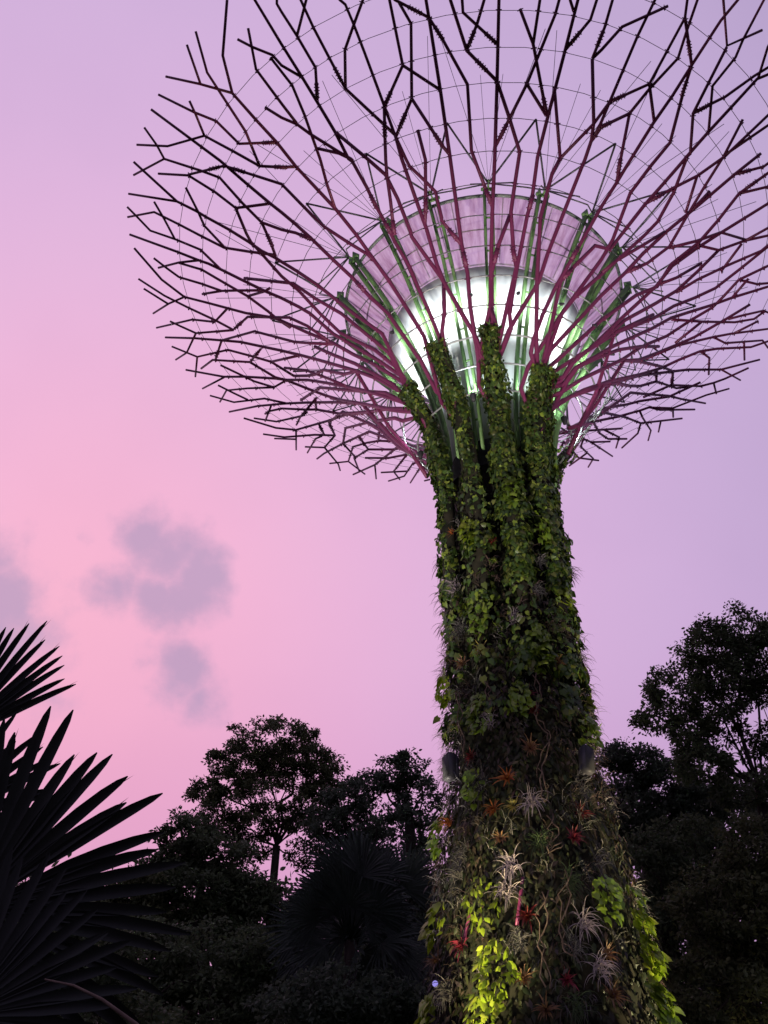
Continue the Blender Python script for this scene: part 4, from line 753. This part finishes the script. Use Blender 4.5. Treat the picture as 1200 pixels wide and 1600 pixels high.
# ------------------------------------------------------------------ trees behind
def tree(name, label, cat, base, fork, lobes, leaf, per, mat, r0, group, crad=.55, shape=LANCE, seed=1, flat=.6):
    rg = np.random.default_rng(seed)
    root = empty(name, (base[0], base[1], 0), label, cat, group)
    base = Vector((base[0], base[1], 0)); fork = Vector(fork)
    cl = []
    for (c, rx, rz, n) in lobes:
        for _ in range(n):
            v = rg.normal(0, 1, 3); v /= np.linalg.norm(v); q = rg.uniform(.35, 1) ** .5
            cl.append(Vector((c[0] + v[0] * rx * q, c[1] + v[1] * rx * .9 * q, c[2] + v[2] * rz * q)))
    # limbs: each cluster joins the nearest earlier node
    nodes = [fork]; par = [-1]; pre = []
    for (c, rx, rz, n) in lobes:
        c = Vector(c)
        if n >= 9 and (c - fork).length > 1.2 and c.z > fork.z:
            m1 = fork.lerp(c, .42) + Vector((0, .1, .10 * (c - fork).length)) + Vector(tuple(rg.normal(0, .06, 3))) * (c - fork).length
            m2 = fork.lerp(c, .80) + Vector((0, 0, .05 * (c - fork).length)) + Vector(tuple(rg.normal(0, .06, 3))) * (c - fork).length
            nodes += [m1, m2]; par += [0, len(nodes) - 2]
    order = sorted(range(len(cl)), key=lambda i: (cl[i] - fork).length)
    arr = np.array([tuple(v) for v in nodes])
    for i in order:
        c = np.array(cl[i]); df = np.linalg.norm(c - np.array(fork)); d = np.linalg.norm(arr - c, axis=1); dn = np.linalg.norm(arr - np.array(fork), axis=1)
        cost = d + dn * .32
        cost[dn > df * .97] += 99; cost[0] += .6
        j = int(np.argmin(cost)); nodes.append(Vector(c)); par.append(j); arr = np.vstack([arr, c])
    cnt = [1] * len(nodes)
    for i in range(len(nodes) - 1, 0, -1): cnt[par[i]] += cnt[i]
    def rd(k): return max(.012, r0 * (k / len(nodes)) ** .5)
    mb = MB()
    sway = Vector((rg.normal(0, .2), rg.normal(0, .2), 0))
    mb.tube([base, base.lerp(fork, .35) + sway, base.lerp(fork, .7) + sway * .6, fork], [r0 * 1.5, r0 * 1.18, r0 * 1.08, r0], 9)
    for i in range(1, len(nodes)):
        a, b = nodes[par[i]], nodes[i]; L_ = (b - a).length
        m = a.lerp(b, .5) + Vector(tuple(rg.normal(0, .07, 3))) * L_ + Vector((0, 0, -.05 * L_))
        mb.tube([a, m, b], [rd(cnt[i]) * 1.05, rd(cnt[i]), rd(cnt[i]) * .8], 5, cap=False)
    mb.build('trunk', M['bark'], root)
    P = []; Nn = []; Y = []; S = []
    for c in cl:
        k = int(per * rg.uniform(.5, 1.4)); cr = crad * rg.uniform(.7, 1.25)
        q = rg.normal(0, 1, (k, 3)); q /= (np.linalg.norm(q, axis=1, keepdims=True) + 1e-6); q *= rg.uniform(0, 1, (k, 1)) ** .55
        q *= np.array([cr, cr, cr * flat]); P.append(np.array(c) + q)
        Nn.append(rg.normal(0, .7, (k, 3)) + np.array([0, -.2, .6])); Y.append(q / cr + rg.normal(0, .6, (k, 3)) + np.array([0, 0, -.25])); S.append(leaf * rg.uniform(.6, 1.3, k))
    link('crown', leaf_mesh('crown', np.vstack(P), np.vstack(Nn), np.vstack(Y), np.concatenate(S), shape, mat), root)
    return root
GT = 'trees behind the tower'

# far mass of woodland behind, one dark thicket
rgw = np.random.default_rng(77); P = []; Nn = []; Y = []; S = []
def wood_top(x): return float(np.interp(x, [-30, -20, -9, -4, 2, 9, 14, 22, 40], [18.5, 17.8, 17.0, 16.6, 18.0, 20.0, 23.0, 24.5, 24.5]))
for _ in range(3200):
    x = rgw.uniform(-32, 42); y = rgw.uniform(55, 61); h = wood_top(x) + rgw.normal(0, .5) ; c = np.array([x, y, rgw.uniform(5.5, h)])
    k = 34; q = rgw.normal(0, .55, (k, 3)); P.append(c + q); Nn.append(rgw.normal(0, .7, (k, 3)) + np.array([0, -.6, .4])); Y.append(rgw.normal(0, .7, (k, 3)) + np.array([0, 0, -.3])); S.append(rgw.uniform(.3, .6, k))
tag(link('woodland', leaf_mesh('woodland', np.vstack(P), np.vstack(Nn), np.vstack(Y), np.concatenate(S), OVAL, TREE_MATS[0])), 'dark far woodland closing the view between the nearer trees', 'woodland', kind='stuff')

tree('broad_tree', 'broad-crowned tree with forked trunk and pink sky showing through, left of the tower', 'tree', (-5.393, 45.000, 13.103), (-4.972, 45.000, 16.148),
     [((-5.387, 45.000, 21.404), 2.3, 1.0, 56), ((-7.105, 45.000, 20.079), 1.5, .9, 36), ((-3.490, 45.000, 20.079), 1.4, 1.0, 36), ((-8.412, 45.000, 18.639), 1.0, .7, 26), ((-2.759, 45.000, 18.796), 1.0, .7, 24), ((-4.528, 45.000, 20.242), 1.6, .9, 24), ((-6.026, 45.000, 19.432), 1.6, .8, 22), ((-5.168, 45.000, 18.171), 3.0, .8, 42), ((-7.509, 45.000, 17.251), 1.3, .7, 24), ((-3.533, 45.000, 15.767), 1.0, .5, 12), ((-6.195, 45.000, 15.913), .9, .5, 9), ((-6.758, 45.000, 17.251), 2.4, .9, 34), ((-3.311, 45.000, 17.403), 1.5, .8, 22)],
     .165, 105, TREE_MATS[1], .18, GT, .42, OVAL, 3)
tree('slender_tree', 'thin-topped dark tree close to the left side of the trunk', 'tree', (1.021, 40.000, 12.554), (1.066, 40.000, 15.378),
     [((0.413, 40.000, 17.594), 1.2, .7, 27), ((1.492, 40.000, 16.606), 1.0, 1.2, 30), ((-0.410, 40.000, 17.167), .7, .8, 15), ((1.110, 40.000, 18.170), .8, .35, 11), ((0.661, 40.000, 14.846), 1.8, 1.4, 57)],
     0.178, 62, TREE_MATS[2], .22, GT, 0.36, OVAL, 8)
tree('bushy_tree', 'low dark tree between the broad tree and the slender tree', 'tree', (-1.474, 42.000, 13.102), (-1.514, 42.000, 14.959),
     [((-1.564, 42.000, 17.211), 1.15, .9, 37), ((-2.234, 42.000, 15.927), 1.4, 1.0, 37), ((-0.694, 42.000, 15.509), 1.4, 1.0, 37)],
     0.187, 63, TREE_MATS[2], .2, GT, 0.40, OVAL, 12)
tree('bushy_tree', 'spreading dark tree below the broad tree on its left side', 'tree', (-6.771, 38.000, 9.757), (-6.909, 38.000, 12.006),
     [((-7.815, 38.000, 14.436), 1.2, .8, 37), ((-6.589, 38.000, 13.564), 1.5, .8, 44), ((-8.461, 38.000, 12.715), 1.0, 1.0, 37), ((-7.031, 38.000, 12.006), 2.4, 1.2, 150), ((-5.334, 38.000, 12.006), 1.5, .8, 60), ((-4.995, 38.000, 10.860), 1.8, 1.2, 78)],
     0.187, 78, TREE_MATS[0], .25, GT, 0.43, OVAL, 17)
tree('dense_tree', 'dense nearly black tree filling the bottom left of centre', 'tree', (-4.906, 33.000, 7.045), (-4.959, 33.000, 7.579),
     [((-5.252, 33.000, 8.496), 2.6, 1.2, 119), ((-7.603, 33.000, 8.683), 1.7, 1.4, 85), ((-2.507, 33.000, 8.125), 2.2, 1.2, 119), ((-5.691, 33.000, 7.045), 3.6, 1.2, 136)],
     0.170, 78, TREE_MATS[0], .25, GT, 0.43, OVAL, 23)
tree('olive_tree', 'small olive green tree behind the tips of the foreground palm', 'tree', (-9.002, 36.000, 8.920), (-9.093, 36.000, 10.161),
     [((-9.021, 36.000, 11.569), 1.1, .8, 44), ((-9.764, 36.000, 10.802), 1.4, 1.0, 57), ((-10.512, 36.000, 9.950), 1.6, 1.4, 68), ((-8.676, 36.000, 10.373), 1.2, 1.0, 44)],
     0.162, 73, TREE_MATS[1], .2, GT, 0.40, OVAL, 29)
tree('dense_tree', 'black bushy tree against the left foot of the visible trunk', 'tree', (0.428, 36.000, 7.539), (0.547, 36.000, 8.718),
     [((0.574, 36.000, 11.459), 1.8, 1.5, 102), ((0.888, 36.000, 9.533), 1.6, 1.8, 102), ((-0.433, 36.000, 8.122), 2.2, 1.3, 102)],
     0.170, 78, TREE_MATS[2], .22, GT, 0.43, OVAL, 31)
tree('dense_tree', 'dark tree hidden mostly behind the foreground palm fans', 'tree', (-7.064, 22.000, 5.230), (-7.115, 22.000, 5.466),
     [((-7.055, 22.000, 6.448), 1.9, 1.1, 102), ((-8.051, 22.000, 6.073), 1.6, 1.2, 78), ((-6.672, 22.000, 5.230), 2.4, .9, 102)],
     0.136, 78, TREE_MATS[0], .2, GT, 0.36, OVAL, 37)
tree('shrub', 'dark rounded shrub below the fan palm at the bottom of the picture', 'shrub', (-0.830, 26.000, 4.941), (-0.841, 26.000, 5.477),
     [((-0.936, 26.000, 6.240), 1.5, .8, 60), ((0.155, 26.000, 5.890), 1.1, .8, 50), ((-2.013, 26.000, 5.959), 1.3, .8, 50)],
     .150, 70, TREE_MATS[2], .12, GT, .36, OVAL, 67)
tree('tall_tree', 'tallest dark tree at the right edge with bare limbs showing in its lower crown', 'tree', (9.787, 26.000, 8.720), (10.420, 26.000, 11.719),
     [((11.148, 26.000, 16.610), .8, .85, 44), ((9.910, 26.000, 16.051), 1.0, .75, 57), ((8.585, 26.000, 14.447), .95, .85, 54), ((10.161, 26.000, 14.759), 1.1, .8, 64), ((7.899, 26.000, 13.734), .55, .45, 17), ((11.548, 26.000, 15.397), 1.1, 1.2, 68), ((12.686, 26.000, 14.970), 1.2, 1.4, 68), ((8.807, 26.000, 13.140), .8, .5, 30), ((9.750, 26.000, 13.435), .8, .5, 22), ((11.101, 26.000, 13.140), .7, .5, 14), ((11.595, 26.000, 12.561), 1.0, .8, 34), ((8.983, 26.000, 12.183), 1.0, .45, 34), ((10.339, 26.000, 11.445), 1.2, .4, 34)],
     0.132, 63, TREE_MATS[0], .14, GT, 0.27, OVAL, 41, .8)
tree('bushy_tree', 'rounded dark tree touching the right side of the trunk', 'tree', (7.656, 30.000, 9.815), (8.061, 30.000, 11.733),
     [((7.573, 30.000, 14.137), .6, .55, 27), ((8.414, 30.000, 13.919), .9, .65, 44), ((9.336, 30.000, 13.275), 1.2, .9, 68), ((7.570, 30.000, 12.441), 1.1, 1.2, 78), ((10.336, 30.000, 12.647), 1.4, .8, 68), ((8.758, 30.000, 11.733), 1.6, 1.0, 74)],
     0.136, 73, TREE_MATS[2], .2, GT, 0.32, OVAL, 47)
tree('dense_tree', 'broad black tree low behind the right flank of the trunk', 'tree', (7.064, 27.000, 6.055), (7.219, 27.000, 6.939),
     [((6.971, 27.000, 9.498), 1.3, 1.3, 88), ((8.623, 27.000, 9.926), 1.5, 1.2, 102), ((7.606, 27.000, 8.180), 1.7, 1.3, 102), ((7.141, 27.000, 6.492), 2.0, 1.0, 102)],
     0.136, 73, TREE_MATS[0], .2, GT, 0.36, OVAL, 53)
tree('dense_tree', 'dark tree low at the right edge with a few yellow lit leaves', 'tree', (8.135, 24.000, 5.560), (8.283, 24.000, 6.212),
     [((9.169, 24.000, 9.078), 1.0, 1.1, 78), ((8.174, 24.000, 7.735), 1.4, 1.2, 102), ((9.239, 24.000, 7.449), 1.2, 1.3, 85), ((7.357, 24.000, 5.948), 1.5, .9, 95), ((8.768, 24.000, 5.818), 1.3, .9, 78)],
     0.128, 72, TREE_MATS[1], .2, GT, 0.32, OVAL, 59)


# ------------------------------------------------------------------ fan palms
def fan(mb, c, nrm, up, rad, a0, a1, nseg, rg, droop=.12, wide=1.0, lens=None):
    """one fan leaf: pleated blade segments joined near the hub"""
    nrm = Vector(nrm).normalized(); up = (Vector(up) - nrm * Vector(up).dot(nrm)).normalized(); rt = up.cross(nrm)
    c = Vector(c); da = (a1 - a0) / nseg
    for i in range(nseg):
        a = a0 + da * (i + .5 + rg.uniform(-.30, .30)); ln = rad * (lens[i] if lens else rg.uniform(.86, 1.06))
        d = up * math.cos(R(a)) + rt * math.sin(R(a)); s = nrm.cross(d).normalized()
        hw = rad * math.tan(R(da / 2)) * .5 * wide
        bend = rg.uniform(.5, 1.4) * droop; vs = []; fs = []
        st = [(.04, .10), (.3, .60), (.5, 1.0), (.68, .98), (.84, .80), (.94, .52), (1.0, .10)]
        tw = rg.uniform(-.25, .25)
        for k, (f, w) in enumerate(st):
            q = c + d * ln * f - nrm * (bend * ln * f * f * .35) - Vector((0, 0, 1)) * (bend * ln * f ** 3)
            ww = hw * w; s2 = (s + nrm * tw * f).normalized()
            vs += [q - s2 * ww + nrm * ww * .38, q - nrm * ww * .2, q + s2 * ww + nrm * ww * .38]
            if k: o = (k - 1) * 3; fs += [(o, o + 1, o + 4, o + 3), (o + 1, o + 2, o + 5, o + 4)]
        if rg.random() < .45:   # split tip
            q = c + d * ln * .86 - nrm * (bend * ln * .26) - Vector((0, 0, 1)) * (bend * ln * .64); t = (d + s * rg.choice((-1, 1)) * .10).normalized()
            vs2 = [q - s * hw * .2, q + s * hw * .2, q + t * ln * .17 - Vector((0, 0, bend * ln * .4))]; mb.add(vs2, [(0, 1, 2)])
        mb.add(vs, fs)

rg = random.Random(4)
pc = Vector(((-0.905, 28.000, 8.094)))
palm = empty('fan_palm', (pc.x, pc.y, 0), 'dark green fan palm with stiff pleated leaves, left of the trunk', 'palm tree', 'fan palms')
mb = MB(); mb.tube([(pc.x, pc.y, 0), pc - Vector((0, 0, 3)), pc], [.24, .2, .17], 9); mb.build('trunk', M['bark'], palm)
for i in range(60):
    a = i * 137.5; t = 5 + 100 * (i / 59); d = Vector((math.sin(R(t)) * math.cos(R(a)), .8 * math.sin(R(t)) * math.sin(R(a)), math.cos(R(t)))).normalized()
    L_ = rg.uniform(.3, 1.6) + (.9 * rg.random() if t < 50 else 0); hub = pc + d * L_ - Vector((0, 0, .1 * L_ * t / 60))
    mb = MB(); mb.tube([pc, pc + d * L_ * .55 + Vector((0, 0, .06)), hub], [.03, .024, .018], 5)
    f = Vector((rg.uniform(-.5, .5), -1, rg.uniform(-.2, .9))); nr = f - d * f.dot(d)
    fan(mb, hub, nr, d, rg.uniform(.9, 1.4), -80, 80, 24, rg, .14, .9)
    mb.build('leaf', M['farpalm'], palm, smooth=False)
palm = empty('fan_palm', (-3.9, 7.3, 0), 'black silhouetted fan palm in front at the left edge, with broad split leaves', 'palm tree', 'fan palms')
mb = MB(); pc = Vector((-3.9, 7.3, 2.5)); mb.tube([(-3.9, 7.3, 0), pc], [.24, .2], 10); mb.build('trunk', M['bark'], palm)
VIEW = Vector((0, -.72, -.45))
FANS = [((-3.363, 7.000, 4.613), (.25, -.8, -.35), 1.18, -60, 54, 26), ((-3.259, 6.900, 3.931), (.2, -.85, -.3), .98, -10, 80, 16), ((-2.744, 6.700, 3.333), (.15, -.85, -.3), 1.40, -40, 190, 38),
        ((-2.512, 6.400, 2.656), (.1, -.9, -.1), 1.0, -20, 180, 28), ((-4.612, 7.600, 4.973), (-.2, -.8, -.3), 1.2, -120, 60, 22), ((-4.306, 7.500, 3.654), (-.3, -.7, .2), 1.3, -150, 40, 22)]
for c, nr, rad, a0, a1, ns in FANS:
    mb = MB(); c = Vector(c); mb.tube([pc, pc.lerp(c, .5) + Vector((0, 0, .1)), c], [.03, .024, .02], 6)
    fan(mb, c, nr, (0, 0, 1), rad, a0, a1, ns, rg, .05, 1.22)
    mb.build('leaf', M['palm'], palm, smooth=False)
mb = MB(); mb.tube([Vector(((-1.804, 5.600, 2.707))), Vector(((-1.644, 5.600, 2.676))), Vector(((-1.480, 5.600, 2.608))), Vector(((-1.287, 5.600, 2.494))), Vector(((-1.108, 5.600, 2.348)))], [.004, .007, .009, .011, .012], 6)
mb.build('leaf_stalk', M['liana'], palm)
